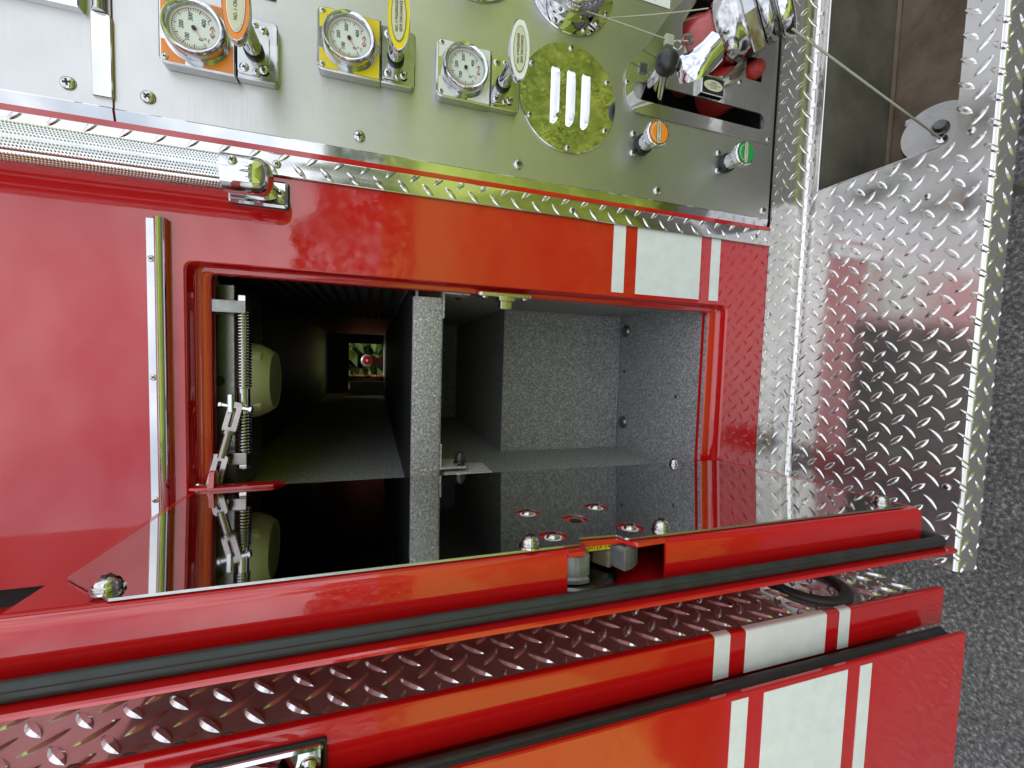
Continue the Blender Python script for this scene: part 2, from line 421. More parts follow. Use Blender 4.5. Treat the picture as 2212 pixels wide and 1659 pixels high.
# ================================================================== ground and surroundings seen in the mirrors
g = Geo(); g.add([(-40, -1.05, 0), (40, -1.05, 0), (40, 3.2, 0), (-40, 3.2, 0)], [(0, 1, 2, 3)])
o = obj('asphalt_driveway', g, ASPH, fixn=False); o['kind'] = 'structure'
g = Geo(); g.add([(-90, -90, -.006), (90, -90, -.006), (90, 90, -.006), (-90, 90, -.006)], [(0, 1, 2, 3)])
o = obj('lawn_ground', g, LAWN, fixn=False); o['kind'] = 'structure'
g = Geo()
for i in range(45000):
    y = -1.04-abs(random.gauss(0, 1))*2.2; x = random.uniform(-1.6, 2.6); a = random.uniform(0, 2*pi); hgt = random.uniform(.04, .10); wd = random.uniform(.0009, .0020)
    lx, ly = random.gauss(0, .022), random.gauss(0, .022)
    g.add([(x-wd*cos(a), y-wd*sin(a), -.004), (x+wd*cos(a), y+wd*sin(a), -.004), (x+lx*.5+wd*.6*cos(a), y+ly*.5+wd*.6*sin(a), hgt*.6), (x+lx*1.2, y+ly*1.2, hgt)], [(0, 1, 2), (0, 2, 3)])
o = obj('lawn_grass', g, BLADE, fixn=False); o['kind'] = 'stuff'; tag(o, 'long sunlit lawn grass mirrored in the round vent cover', 'grass')
def woods(name, label, spots, n):
    g = Geo()
    for cx, cy, r, hgt in spots:
        for i in range(n):
            a = random.uniform(0, 2*pi); q = random.random()**.5; z = hgt*random.random()**.8
            rr = r*q*(1.15-.6*(z/hgt)**2); x = cx+rr*cos(a); y = cy+rr*sin(a); s_ = random.uniform(.07, .16)
            d1 = Vector((random.gauss(0, 1), random.gauss(0, 1), random.gauss(0, .7))).normalized(); d2 = d1.orthogonal().normalized()
            c = Vector((x, y, z+.1))
            g.add([c-d1*s_, c+d2*s_*.5, c+d1*s_, c-d2*s_*.5], [(0, 1, 2, 3)])
    o = obj(name, g, LEAF, fixn=False); o['kind'] = 'stuff'; tag(o, label, 'trees'); return o
woods('tree_belt', 'distant belt of green trees mirrored in the red paint', [(x, -14.5+random.uniform(-1, 1), random.uniform(1.3, 2.0), random.uniform(2.4, 3.6)) for x in [-20+2.1*i for i in range(20)]], 1300)
woods('hedge', 'sunlit green hedge seen through the tunnel beyond the far side', [(x, 6.4+random.uniform(-.3, .3), 1.0, 2.8) for x in [-3.4+1.1*i for i in range(7)]]+[(x, 8.0, 1.1, 3.6) for x in [-3.6+1.0*i for i in range(8)]], 2600)

# ================================================================== red side of the truck with the compartment opening
OX0, OX1, OZ0, OZ1 = -.1590, .0868, .6605, 1.3268         # outer edge of the opening
body = thing('truck_body', 'glossy red painted side panel of a fire truck around the open compartment', 'truck body', (0, 0, .592))
def B(x, z, h): return (x, -h, z-.592)
g = Geo()
g.prism(rect(-.224, .2065, .592, 2.30), -.004, 0, B, holes=[rrect(OX0, OX1, OZ0, OZ1, .010, 6)])
obj('side_sheet', g, RED, body)
# folded jamb running round the opening
g = Geo(); rings = []
for (l, r, b, t, h, rad) in ((0, 0, 0, 0, 0, .010), (.0012, .0010, .0012, .0012, -.0006, .010), (.0024, .0018, .0024, .0024, -.003, .0095), (.003, .0024, .004, .004, -.015, .009), (.0042, .0034, .006, .0060, -.0168, .009), (.006, .0048, .008, .008, -.0172, .009),
                             (.0085, .0075, .0165, .0160, -.0172, .006), (.0095, .0085, .0182, .0172, -.0185, .006), (.0098, .0088, .0188, .0176, -.030, .006)):
    rings.append([B(x, z, h) for x, z in rrect(OX0+l, OX1-r, OZ0+b, OZ1-t, rad, 6)])
n = len(rings[0])
g.add([p for rg in rings for p in rg], [(j*n+i, j*n+(i+1) % n, (j+1)*n+(i+1) % n, (j+1)*n+i) for j in range(len(rings)-1) for i in range(n)])
obj('jamb', g, RED, body, 50)
# roof, ends and far side of the truck, mostly outside the picture
g = Geo()
g.box((.8, .75, 1.72), (4.0, 1.5, .012)); g.box((-1.2, .75, .95), (.012, 1.48, 1.5)); g.box((2.8, .75, .95), (.012, 1.48, 1.5))
obj('roof_and_ends', g, RED, body)
g = Geo()
g.prism(rect(-1.2, 2.8, .592, 2.30), -1.52, -1.515, B, holes=[rect(-.19, .10, 1.05, 1.30)])
obj('far_side_sheet', g, RED, body)
# chassis under the body
g = Geo(); g.box((.8, .75, -.10), (3.9, 1.2, .18)); obj('chassis', g, BLACK, body)
g = Geo(); g.box((-.2305, .016, .75), (.030, .02, 1.9)); obj('gap_shade', g, BLACK, body)  # black strip standing in for the shade in the gap beside the rear wall
# drip rail above the opening
dr = [(1.3555, .0), (1.3555, .0012), (1.3480, .0016), (1.3475, .006), (1.3462, .0095), (1.3440, .0112), (1.3412, .0108), (1.3388, .0086), (1.3376, .005), (1.3376, .0)]
g = Geo(); g.sweep(dr, -.222, .1225, lambda t, p, q: B(t, p, q), closed=True)
obj('drip_rail', g, POLISH, body, 35)
for px in ((338, 560), (341, 815), (350, 1078)):
    q = at(*px); screw(body, q.x, 1.3517-.592, -.0014, .0032, .0014)
# white stripes on the red sheet
STR = [(.8365, .8545), (.7145, .8185), (.6810, .6970)]
for z0, z1 in STR:
    g = Geo(); g.prism(rect(.0915, .1778, z0, z1), .0002, .0007, B); obj('stripe', g, WHITE, body)
# striker for the door latch
st = tag(bpy.data.objects.new('latch_striker', None), 'small zinc T shaped latch striker on the right jamb of the opening', 'striker'); COL.objects.link(st); st.location = (.079, .010, .997)
g = Geo()
g.prism(rrect(-.0075, .0075, -.0345, .0345, .006), 0, .0045, lambda u, w_, h: (-h, -u, w_), bev=.0008)
obj('plate', g, ZINC, st, 40)
g = Geo(); g.box((-.011, -.002, .0), (.016, .013, .0145), bev=.0012); g.box((-.0065, -.004, 0), (.006, .016, .020), bev=.001)
obj('tongue', g, ZINC, st, 40)
for s in (-1, 1): screw(st, 0, 0, r=.0042, h=.003, loc=(-.0045, -.001, .0255*s), eul=(0, 0, -pi/2))

# ================================================================== compartment lining
comp = thing('compartment_lining', 'grey speckled lining of the tall open compartment with a dark upper tunnel', 'compartment', (-.04, .03, .678))
def C_(x, y, z): return (x+.04, y-.03, z-.678)
IX0, IX1 = -.172, .0895
def sheet(name, pts, m_=SPECK, parent=comp, thick=None):
    g = Geo(); g.add([C_(*p) for p in pts], [tuple(range(len(pts)))]); return obj(name, g, m_, parent, fixn=False)
YB = 1.515
sheet('floor', [(IX0, .0185, .679), (IX1, .0185, .679), (IX1, .256, .679), (IX0, .256, .679)])
sheet('riser', [(IX0, .255, .679), (IX1, .255, .679), (IX1, .255, .923), (IX0, .255, .923)])
sheet('box_top', [(IX0, .255, .923), (IX1, .255, .923), (IX1, .72, .923), (IX0, .72, .923)])
sheet('rear_wall', [(IX0, .72, .9), (IX1, .72, .9), (IX1, .72, 1.10), (IX0, .72, 1.10)])
sheet('right_wall', [(IX1, .0185, .66), (IX1, YB, .66), (IX1, YB, 1.336), (IX1, .0185, 1.336)])
sheet('left_wall', [(IX0, .0185, .66), (IX0, YB, .66), (IX0, YB, 1.336), (IX0, .0185, 1.336)])
sheet('ceiling', [(IX0, .0185, 1.335), (IX1, .0185, 1.335), (IX1, YB, 1.335), (IX0, YB, 1.335)], MESH_SHADE)  # black base colour paints the tunnel's shade onto the ceiling
sheet('shelf_shade', [(IX0+.002, .0300, 1.1066), (IX1-.002, .0300, 1.1066), (IX1-.002, YB-.01, 1.1066), (IX0+.002, YB-.01, 1.1066)], MESH_SHADE)  # added black sheet, painting the tunnel's shade over the shelf top
# returns that close the lining to the jamb
g = Geo()
g.prism(rect(IX0, IX1, .66, 1.336), -.0189, -.0186, lambda u, w_, h: C_(u, -h, w_), holes=[rrect(OX0+.0096, OX1-.0086, OZ0+.0183, OZ1-.0173, .006, 4)])
obj('front_return', g, SPECK, comp)
# seams where the sheets are caulked together
g = Geo(); g.tube([C_(IX0, .2545, .681), C_(IX1, .2545, .681)], .0022, 8); g.tube([C_(IX1-.001, .02, .680), C_(IX1-.001, .254, .680)], .002, 8); g.tube([C_(IX0+.001, .02, .680), C_(IX0+.001, .254, .680)], .002, 8); g.tube([C_(IX1-.001, .254, .68), C_(IX1-.001, .254, .923)], .0018, 8); g.tube([C_(IX0+.001, .254, .68), C_(IX0+.001, .254, .923)], .0018, 8)
obj('caulking', g, SPECK, comp, 60)
g = Geo(); g.box(C_((IX0+IX1)/2, .2535, .9195), (IX1-IX0-.002, .002, .007), bev=.0006); obj('riser_lip', g, SPECK, comp)
# shelf dividing the compartment
g = Geo(); g.sweep([(.0245, 1.0700), (.0225, 1.0712), (.0215, 1.0735), (.0215, 1.1025), (.0222, 1.1045), (.0245, 1.1056), (1.51, 1.1056), (1.51, 1.0700)], IX0+.001, .0705, lambda t, p, q: C_(t, p, q), closed=True)
sh = obj('shelf', g, SPECK, comp, 60)
g = Geo(); g.box(C_(.0800, .40, 1.101), (.0188, .74, .003)); obj('shelf_filler', g, SPECK, comp)
# angle brackets at both ends of the shelf and on the walls
for k, (x, z, y) in enumerate(((.0735, 1.071, .06), (-.1345, 1.071, .06))):
    g = Geo(); s = 1 if k == 0 else -1
    g.box(C_(x-.012*s, y-.015, z-.0015), (.030, .045, .0025), bev=.0006); g.box(C_(x+.004*s, y-.015, z-.017), (.0025, .045, .034), bev=.0006)
    obj('shelf_bracket', g, SPECK, comp)
# door bumpers of black rubber
def bumper(x, z, y, sgn):
    t = thing('rubber_bumper', 'black domed rubber bumper on the %s wall just under the shelf' % ('right' if sgn < 0 else 'left'), 'bumper', (x, y, z), 0)
    g = Geo(); g.lathe([(.0068, 0), (.0070, .004), (.0066, .009), (.0050, .0125), (.0026, .0145), (.0001, .015)], axis=(sgn, 0, 0), o=(0, 0, 0), n=20); obj('dome', g, PLASTIC, t, 50)
    g = Geo(); g.lathe([(.009, -.001), (.009, .0015), (.004, .0017)], axis=(sgn, 0, 0), n=20); obj('washer', g, STEEL, t, 50)
bumper(IX1-.0015, 1.047, .05, -1); bumper(-.139+.004, 1.043, .034, 1)
g = Geo(); g.box(C_(-.1455, .04, 1.035), (.004, .05, .06), bev=.001); obj('bumper_tab', g, SPECK, comp)
# two domed bolts in the floor
for (u, v) in ((1352, 715), (1345, 912)):
    q = atz(u, v, .680)
    g = Geo(); g.lathe([(.0122, 0), (.0118, .0030), (.0088, .0056), (.0045, .0070), (.0001, .0074)], axis=(0, 0, 1), n=24); obj('floor_bolt', g, GALV, comp, 50, loc=C_(q.x, q.y, .679))
for (u, v) in ((1459, 857), (1348, 802)):
    q = atz(u, v, .680); g = Geo(); g.lathe([(.0028, .0004), (.0001, .0005)], axis=(0, 0, 1), n=9); obj('drain_hole', g, BLACK, comp, loc=C_(q.x, q.y, .679))
g = Geo(); g.prism(rect(IX0, IX1, 1.10, 1.336), -1.513, -1.511, lambda u, w_, h: C_(u, -h, w_), holes=[rect(-.155, .0475, 1.106, 1.252)]); obj('tunnel_end', g, MESH_SHADE, comp)  # end sheet coloured black for the shade deep in the tunnel
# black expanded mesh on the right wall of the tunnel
g = Geo(); g.box(C_(IX1-.0012, .765, 1.222), (.001, 1.47, .222)); obj('mesh_backing', g, MESH_SHADE, comp)
g = Geo()
for i in range(22):
    for j in range(15):
        y = .034+i*.0235+(.01175 if j % 2 else 0); z = 1.117+j*.0150
        if y > 1.2: continue
        X = IX1-.002
        g.add([C_(X, y, z), C_(X-.0065, y+.0117, z-.005), C_(X, y+.0234, z), C_(X-.0028, y+.0117, z+.0068)], [(0, 1, 3), (1, 2, 3), (0, 2, 1)])
obj('expanded_mesh', g, MESH_SHADE, comp, kind='stuff')
# far end of the tunnel: sill, far door and a pale panel
t = thing('far_door', 'dark red far door edge at the end of the tunnel', 'door', (-.10, 1.50, 1.08))
g = Geo(); g.box((-.005, .02, .085), (.022, .16, .17)); obj('edge', g, RED, t)
g = Geo(); g.box((-.046, -.03, .085), (.055, .004, .165)); obj('inner_panel', g, IVORY, t)
t = thing('far_lamp', 'round dark lamp with a lit red centre seen through the tunnel', 'lamp', (-.03, 1.78, .95))
g = Geo(); g.lathe([(.0001, .014), (.018, .013), (.028, .003), (.030, -.014), (.018, -.03)], axis=(0, -1, 0), o=(0, 0, .23), n=28); obj('housing', g, plain('lamp_housing', (.06, .045, .035), .5), t, 50)
g = Geo(); g.box((0, -.016, .23), (.011, .010, .009), bev=.002); obj('lit_lens', g, REDLIT, t)
g = Geo(); g.box((0, .03, -.33), (.03, .03, 1.06)); g.box((-.0, .02, .20), (.05, .05, .02)); obj('post', g, PLASTIC, t)
# ceiling light of cream plastic
t = thing('compartment_light', 'cream plastic dome light under the tunnel ceiling behind the spring stay', 'light', (-.0365, .112, 1.334))
prof = [(.0465, .0), (.0470, -.018), (.0468, -.040), (.0455, -.048), (.0410, -.0575), (.0365, -.0640), (.0352, -.0655), (.0340, -.0652)]
g = Geo(); g.lathe([(r, -h) for r, h in prof], axis=(0, 0, -1), n=40); obj('housing', g, CREAM, t, 50)
g = Geo(); g.lathe([(.0342, .0648), (.0001, .0648)], axis=(0, 0, -1), n=40); obj('lens', g, LENS, t)
for k in range(4):
    a = pi/4+k*pi/2; g = Geo(); g.box((cos(a)*.043, sin(a)*.043, -.050), (.012, .007, .014), bev=.003, rot=Matrix.Rotation(a+pi/2, 3, 'Z')); obj('grip_rib', g, CREAM, t)
# galvanised mounting channel behind the stay
g = Geo(); g.box(C_(-.045, .112, 1.3155), (.235, .125, .0375), bev=.001); obj('ceiling_channel', g, GALV, comp)
g = Geo(); g.lathe([(.006, 0), (.0001, .0002)], axis=(0, -1, 0), n=16); obj('channel_hole', g, BLACK, comp, loc=C_(-.034, .0490, 1.3125))
g = Geo(); g.tube([C_(.086, .04, 1.334), C_(.078, .05, 1.318), C_(.062, .06, 1.314), C_(.050, .07, 1.318), C_(.046, .09, 1.33)], .007, 12); obj('cable_conduit', g, PLASTIC, comp, 60)

# ================================================================== spring stay that holds the door
stay = thing('spring_door_stay', 'spring loaded steel door stay across the top of the opening', 'door stay', (-.037, .03, 1.2835))
def S(x, z, y=.03): return (x+.037, y-.03, z-1.2835)
g = Geo(); g.tube([S(.0545, 1.2835), S(-.129, 1.2835)], .0036, 12); obj('rod', g, CHROME, stay, 60)
def coil(x0, x1, turns, r=.0068, w_=.0012):
    n = int(turns*14); g = Geo()
    g.tube([S(x0+(x1-x0)*i/n, 1.2835+r*cos(2*pi*turns*i/n), .03+r*sin(2*pi*turns*i/n)) for i in range(n+1)], w_, 6); return g
obj('spring', coil(.043, -.040, 26), SPRING, stay, 80); obj('spring', coil(-.068, -.1115, 13), SPRING, stay, 80)
g = Geo(); g.tube([S(-.0405, 1.2835), S(-.0675, 1.2835)], .0062, 16); obj('slider', g, CHROME_W, stay, 40)
for x, m_ in ((.046, GALV), (-.116, PURPLE)):
    g = Geo(); g.box(S(x, 1.2955, .0295), (.013, .020, .034), bev=.0008); g.box(S(x-.0, 1.311, .04), (.016, .04, .003)); obj('bracket', g, m_, stay)
    g = Geo(); xx = x+(.0085 if x > 0 else -.0085); g.lathe([(.0001, .004), (.0062, .004), (.0065, .0), (.0065, -.003), (.0001, -.003)], o=S(xx, 1.2835), axis=(1, 0, 0), n=6); obj('nut', g, STEEL, stay)
    g = Geo(); g.prism([(0, 0), (.012, 0), (.0, .012)], 0, .002, lambda u, w_, h: S(x+(h), 1.279+u*0+w_*.5, .036+u)); obj('gusset', g, GALV, stay)
A_ = Vector(S(-.060, 1.2885, .020)); E_ = Vector(S(-.1415, 1.3050, .004)); d_ = (E_-A_); ln = d_.length; dx = d_.normalized()
zz = Vector((0, 0, 1)); nz_ = dx.cross(zz).normalized(); up_ = nz_.cross(dx)
rotm = Matrix((dx, nz_, up_)).transposed()
def link_clevis(a, b):
    g = Geo(); p0 = A_+dx*ln*a; L_ = ln*(b-a)
    g.prism(rrect(0, L_, -.0066, .0066, .005), -.0025, .0025, lambda u, w_, h: p0+dx*u+up_*w_+nz_*(-h), holes=[rrect(.006, L_-.006, -.0017, .0017, .0016)], bev=0)
    return g
obj('link_clevis', link_clevis(-.06, .33), PURPLE, stay, 35); obj('link_clevis', link_clevis(.60, 1.05), PURPLE, stay, 35)
g = Geo(); g.tube([A_+dx*ln*.30, A_+dx*ln*.64], .0044, 12); g.tube([A_+dx*ln*.30, A_+dx*ln*.345], .0062, 12); obj('link_rod', g, PURPLE, stay, 50)
for p, l_ in ((A_, .030), (E_, .028)):
    g = Geo(); g.tube([p-up_*l_*.5, p+up_*l_*.5], .0024, 10); g.tube([p-up_*l_*.52, p-up_*l_*.44], .0042, 10); g.tube([p+up_*l_*.44, p+up_*l_*.52], .0036, 10); obj('pin', g, CHROME, stay, 50)
g = Geo(); g.box(A_+Vector((.004, -.003, .004)), (.020, .004, .005), bev=.0012); obj('pin_tab', g, CHROME, stay)

# ================================================================== open compartment door
TH = radians(2.6)
door = thing('compartment_door', 'open red compartment door with mirror polished inner panel and black seal', 'door', (-.1395, 0, .628), TH)
def Dr(s, z, n_): return (n_, -s, z-.628)          # along the door from the hinge, height, towards its inner side
def DrS(u, w_, h): return Dr(u, w_, h)
notch = [(.2425, 1.0075), (.2290, 1.0045), (.2272, .9775), (.2425, .9735)]
HOLES = [(.1605, 1.0216), (.1604, .9554), (.1856, .9893), (.2165, 1.022), (.2155, .9556)]
out = fillet([(.004, .6680), (.2358, .6655), (.2358, .9720), (.2275, .9752), (.2255, 1.0055), (.2358, 1.0085), (.2358, 1.278), (.2010, 1.3128), (.030, 1.3128), (.004, 1.300)], [.0, .003, .004, .001, .001, .004, .001, .001, 0, 0], 4)
g = Geo(); g.prism(out, -.0016, 0, DrS, holes=[ell(a, b, .0108, n=28) for a, b in HOLES], mi_side=1)
obj('mirror_panel', g, [MIRROR, ALU], door)
# red inner frame: face plate behind the panel, bent edge, ends
fp = fillet([(.003, .650), (.2330, .650), (.2330, .9410), (.2400, .9410), (.2415, .9660), (.2320, .9725), (.2300, 1.0040), (.2440, 1.0100), (.2440, 1.0215), (.2330, 1.0215), (.2330, 1.3206), (.003, 1.3206)], 0)
g = Geo(); g.prism(fp, -.0052, -.0022, DrS, bev=.0)
obj('frame_plate', g, RED, door)
ed = [(-.0022, .2325), (-.0026, .2360), (-.0040, .2386), (-.0064, .2402), (-.0092, .2406), (-.0364, .2406), (-.0364, .2386), (-.0095, .2386), (-.006, .238), (-.0042, .2325)]
for z0, z1 in ((.650, .9410), (1.0215, 1.3206)):
    g = Geo(); g.sweep(ed, z0, z1, lambda t, p, q: Dr(q, t, p), closed=True); obj('edge_flange', g, RED, door, 50)
g = Geo()
for z in (.651, 1.3196): g.box(Dr(.1215, z, -.0207), (.0310, .236, .002))
g.box(Dr(.004, .985, -.0207), (.0310, .002, .668))
obj('frame_end', g, RED, door)
g = Geo(); g.prism(rrect(-.012, .2600, .628, 1.3430, .008), -.0390, -.0364, DrS, bev=.001)
obj('outer_skin', g, RED, door, 40)
# black bulb seal round the skin
sp = []
for k in range(7): a = -pi/2+k*pi/12; sp.append((.2420+.0075*cos(a), .6415+.0075*sin(a)))
path = [Dr(.06, .634, -.0318), Dr(.2420, .634, -.0318)] + [Dr(s, z, -.0318) for s, z in sp[1:]] + [Dr(.2495, z, -.0318) for z in (.70, .9, 1.1, 1.3, 1.332)]
g = Geo(); g.tube(path, .0050, 14); g.tube([Vector(p)+Vector((.0036, -.0024, 0)) for p in path[7:]], .0030, 8); obj('seal', g, RUBBER, door, 60)
# hinge side bracket with the clevis lug of the stay
g = Geo(); g.prism([(.0, 1.238), (.0165, 1.246), (.0185, 1.3000), (.012, 1.3205), (.0, 1.3205)], .0002, .0028, DrS, bev=.0006)
g.prism(fillet([(.001, 0.), (.016, 0.), (.014, .016), (.003, .016)], [0, 0, .004, .004]), -.0022, .0022, lambda u, w_, h: Dr(u, 1.301+h, .0026+w_))
obj('stay_bracket', g, RED, door)
for s, z, r in ((.2255, 1.2830, .0062), (.2306, 1.0455, .0062), (.2265, .9349, .0062), (.0148, .7536, .0052), (.2225, .6764, .0062)):
    g = Geo(); g.lathe([(r*1.22, .0), (r*1.24, .0012), (r*1.0, .0014), (r, .0030), (r*.95, .0040), (r*.95, .0046), (r*.80, .0062), (r*.45, .0074), (.0001, .0079)], axis=(1, 0, 0), n=24)
    g.lathe([(r*1.01, .0026), (r*1.08, .0031), (r*1.01, .0036)], axis=(1, 0, 0), n=24)
    g.box((.0076, 0, 0), (.0012, r*.22, r*.9), 1); g.box((.0076, 0, 0), (.0012, r*.9, r*.22), 1)
    obj('acorn_bolt', g, [STEEL, INK], door, 45, loc=Dr(s, z, 0))
for a, b in HOLES:
    if (a, b) == HOLES[2]: continue
    screw(door, 0, 0, r=.0052, h=.0040, loc=Dr(a, b, -.0020), eul=(0, 0, pi/2), name='pan_screw')
    g = Geo(); g.lathe([(.0066, -.0021), (.0066, -.0014), (.004, -.0012)], axis=(1, 0, 0), n=20); obj('nylon_washer', g, DECALW, door, 40, loc=Dr(a, b, 0))
g = Geo(); g.lathe([(.0052, 0), (.0052, .002), (.0001, .003)], axis=(1, 0, 0), n=16); obj('recessed_rivet', g, STEEL, door, 40, loc=Dr(.1875, .9893, -.0022))
# rotary latch in the cut-out of the edge
g = Geo(); g.lathe([(.0001, -.027), (.029, -.027), (.0315, -.0280), (.0325, -.030), (.0318, -.0325), (.030, -.0345), (.030, -.0362)], axis=(1, 0, 0), o=Dr(.2135, 1.003, 0), n=48)
g2 = obj('latch', g, DARKM, door, 40); g2['label'] = 'dark round latch rotor housing'
LATCHM = plain('worn_latch_casting', (.19, .193, .193), .42, .45, var=.2, vs_=120, bmp=.1, bsc=400)
def jaw(pts, n0, n1, m_, nm):
    g = Geo(); g.prism(fillet(pts, .003, 3), n0, n1, DrS, bev=.0018); obj(nm, g, m_, g2)
def rj(cs, cz, r0, a0, a1, n=8): return [(cs+r0*cos(radians(a0+(a1-a0)*i/n)), cz+r0*sin(radians(a0+(a1-a0)*i/n))) for i in range(n+1)]
jaw([(.196, 1.034)]+rj(.2140, 1.0085, .0262, 78, 8, 9)+[(.2395, 1.0035), (.2290, 1.0005), (.2200, 1.0020), (.196, 1.003)], -.0215, -.0062, LATCHM, 'jaw')
jaw([(.196, 1.034)]+rj(.2145, 1.0090, .0270, 78, 4, 9)+[(.2408, 1.0035), (.196, 1.0035)], -.0262, -.0218, LATCHM, 'jaw_flange')
jaw([(.196, .9860), (.2170, .9860), (.2260, .9800), (.2395, .9752)]+rj(.2120, .9790, .0275, -10, -80, 8)+[(.196, .9520)], -.0225, -.0062, LATCHM, 'jaw')
jaw([(.190, 1.004), (.205, 1.004), (.205, .984), (.190, .984)], -.027, -.008, LATCHM, 'jaw_web')
jaw([(.205, .9985), (.2240, .9990), (.2150, .9915), (.206, .9900)], -.0245, -.013, ZINC, 'pawl')
jaw([(.205, .9885), (.2150, .9880), (.2280, .9805), (.224, .9760), (.205, .9790)], -.0245, -.011, make_dirty('rusty_pawl', (.16, .12, .07), (.34, .30, .20), .5, .6), 'pawl')
g = Geo(); g.prism(rect(.9775, 1.0045, -.0105, -.0062), .2263, .2266, lambda u, w_, h: Dr(h, u, w_)); lab = obj('latch_label', g, YELLOW, g2)
g = Geo(); put_text(g, 'IGHTER EA', .0048, lambda u, w_, h: Dr(h, .991-u, w_), 0, -.0084, .2268); obj('lettering', g, INK, g2)

# ================================================================== vertical tread plate strip beside the red sheet
strip = thing('tread_plate_strip', 'narrow vertical diamond tread plate strip between red sheet and pump panel', 'trim strip', (.1888, 0, .5935))
def T(x, z, h): return (x-.1888, -h, z-.5935)
g = Geo(); g.sweep([(.1778, .0003), (.1778, .0035), (.1784, .0042), (.1978, .0042), (.1994, .0036), (.2000, .002), (.2000, -.0035), (.1985, -.0035), (.1985, .0003)], .5935, 1.62, lambda t, p, q: T(p, t, q), closed=True)
obj('angle', g, TREAD, strip, 35)
obj('raised_tread', tread_sheet(.1782, .1986, .594, 1.62, T, ph=(.1845, .6), h=.0042, Ln=.0195), TREAD, strip, 30, kind='stuff')
for px in ((598, 355), (1236, 455), (1632, 512)):
    q = at(*px, -.004); screw(strip, q.x-.1888, q.z-.5935, -.0042, .0042, .002)

# ================================================================== stainless pump panel
PX, PZ = .206, .597
pump = thing('pump_panel', 'brushed stainless steel pump control panel right of the red sheet', 'panel', (PX, 0, PZ))
def Q(x, z, h): return (x-PX, -h, z-PZ)
plate_out = fillet([(.3225, .845), (.3225, .6045), (.5900, .6045), (.5900, .70), (.4990, .7480), (.4560, .7865), (.4123, .8162), (.372, .8500)], [.026, .003, 0, 0, .012, 0, .0, .030], 6)
open_ = [(.338, .825), (.338, .62), (.56, .62), (.56, .70), (.45, .765), (.40, .80)]
g = Geo(); g.prism(rect(.2172, .95, .597, 1.3775), -.0025, 0, Q, holes=[open_]); obj('sheet', g, BRUSH, pump)
g = Geo(); g.prism(rect(.2172, .95, 1.3790, 1.75), -.0025, .0006, Q); obj('upper_sheet', g, BRUSH, pump)
# bright bevelled edges of both sheets
for z0, z1, d in ((.597, 1.3775, 0.), (1.3790, 1.75, .0012)):
    g = Geo(); g.sweep([(.2175, .0002+d), (.2168, .0006+d), (.2060, -.0022+d), (.2046, -.0036+d), (.2040, -.0060), (.2052, -.0066), (.2175, -.003)], z0, z1, lambda t, p, q: Q(p, t, q), closed=True)
    obj('edge_trim', g, POLISH, pump, 25)
for px in ((145, 178), (318, 208), (776, 293), (1120, 354), (1421, 411), (1650, 455)):
    q = at(*px, -.002); screw(pump, q.x-PX, q.z-PZ, 0, .0062, .0034)
# dark void behind the opening of the sheet
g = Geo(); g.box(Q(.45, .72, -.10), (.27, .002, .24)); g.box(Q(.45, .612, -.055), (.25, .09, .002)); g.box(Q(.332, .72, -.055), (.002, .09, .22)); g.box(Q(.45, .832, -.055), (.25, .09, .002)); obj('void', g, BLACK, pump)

# hinge of the access door, top left corner of the picture
h = thing('access_door_hinge', 'bright stainless hinge leaf of the access door above the pump panel', 'hinge', (.262, 0, 1.3774))
def Hh(x, z, hh): return (x-.262, -hh, z-1.3774)
g = Geo(); g.prism(rrect(.2249, .2975, 1.3776, 1.3925, [.001, .004, .001, .001]), .0007, .0036, Hh, bev=.0006); obj('leaf', g, POLISH, h)
g = Geo(); g.tube([Hh(.2990, 1.3858, .004), Hh(.42, 1.3858, .004)], .0042, 14); g.tube([Hh(.2978, 1.3858, .004), Hh(.2992, 1.3858, .004)], .0048, 14); obj('barrel', g, CHROME_W, h, 50)
g = Geo(); g.prism(rrect(.2945, .42, 1.3972, 1.50, .001), .0008, .0095, Hh, bev=.001); obj('door_edge', g, POLISH, h)

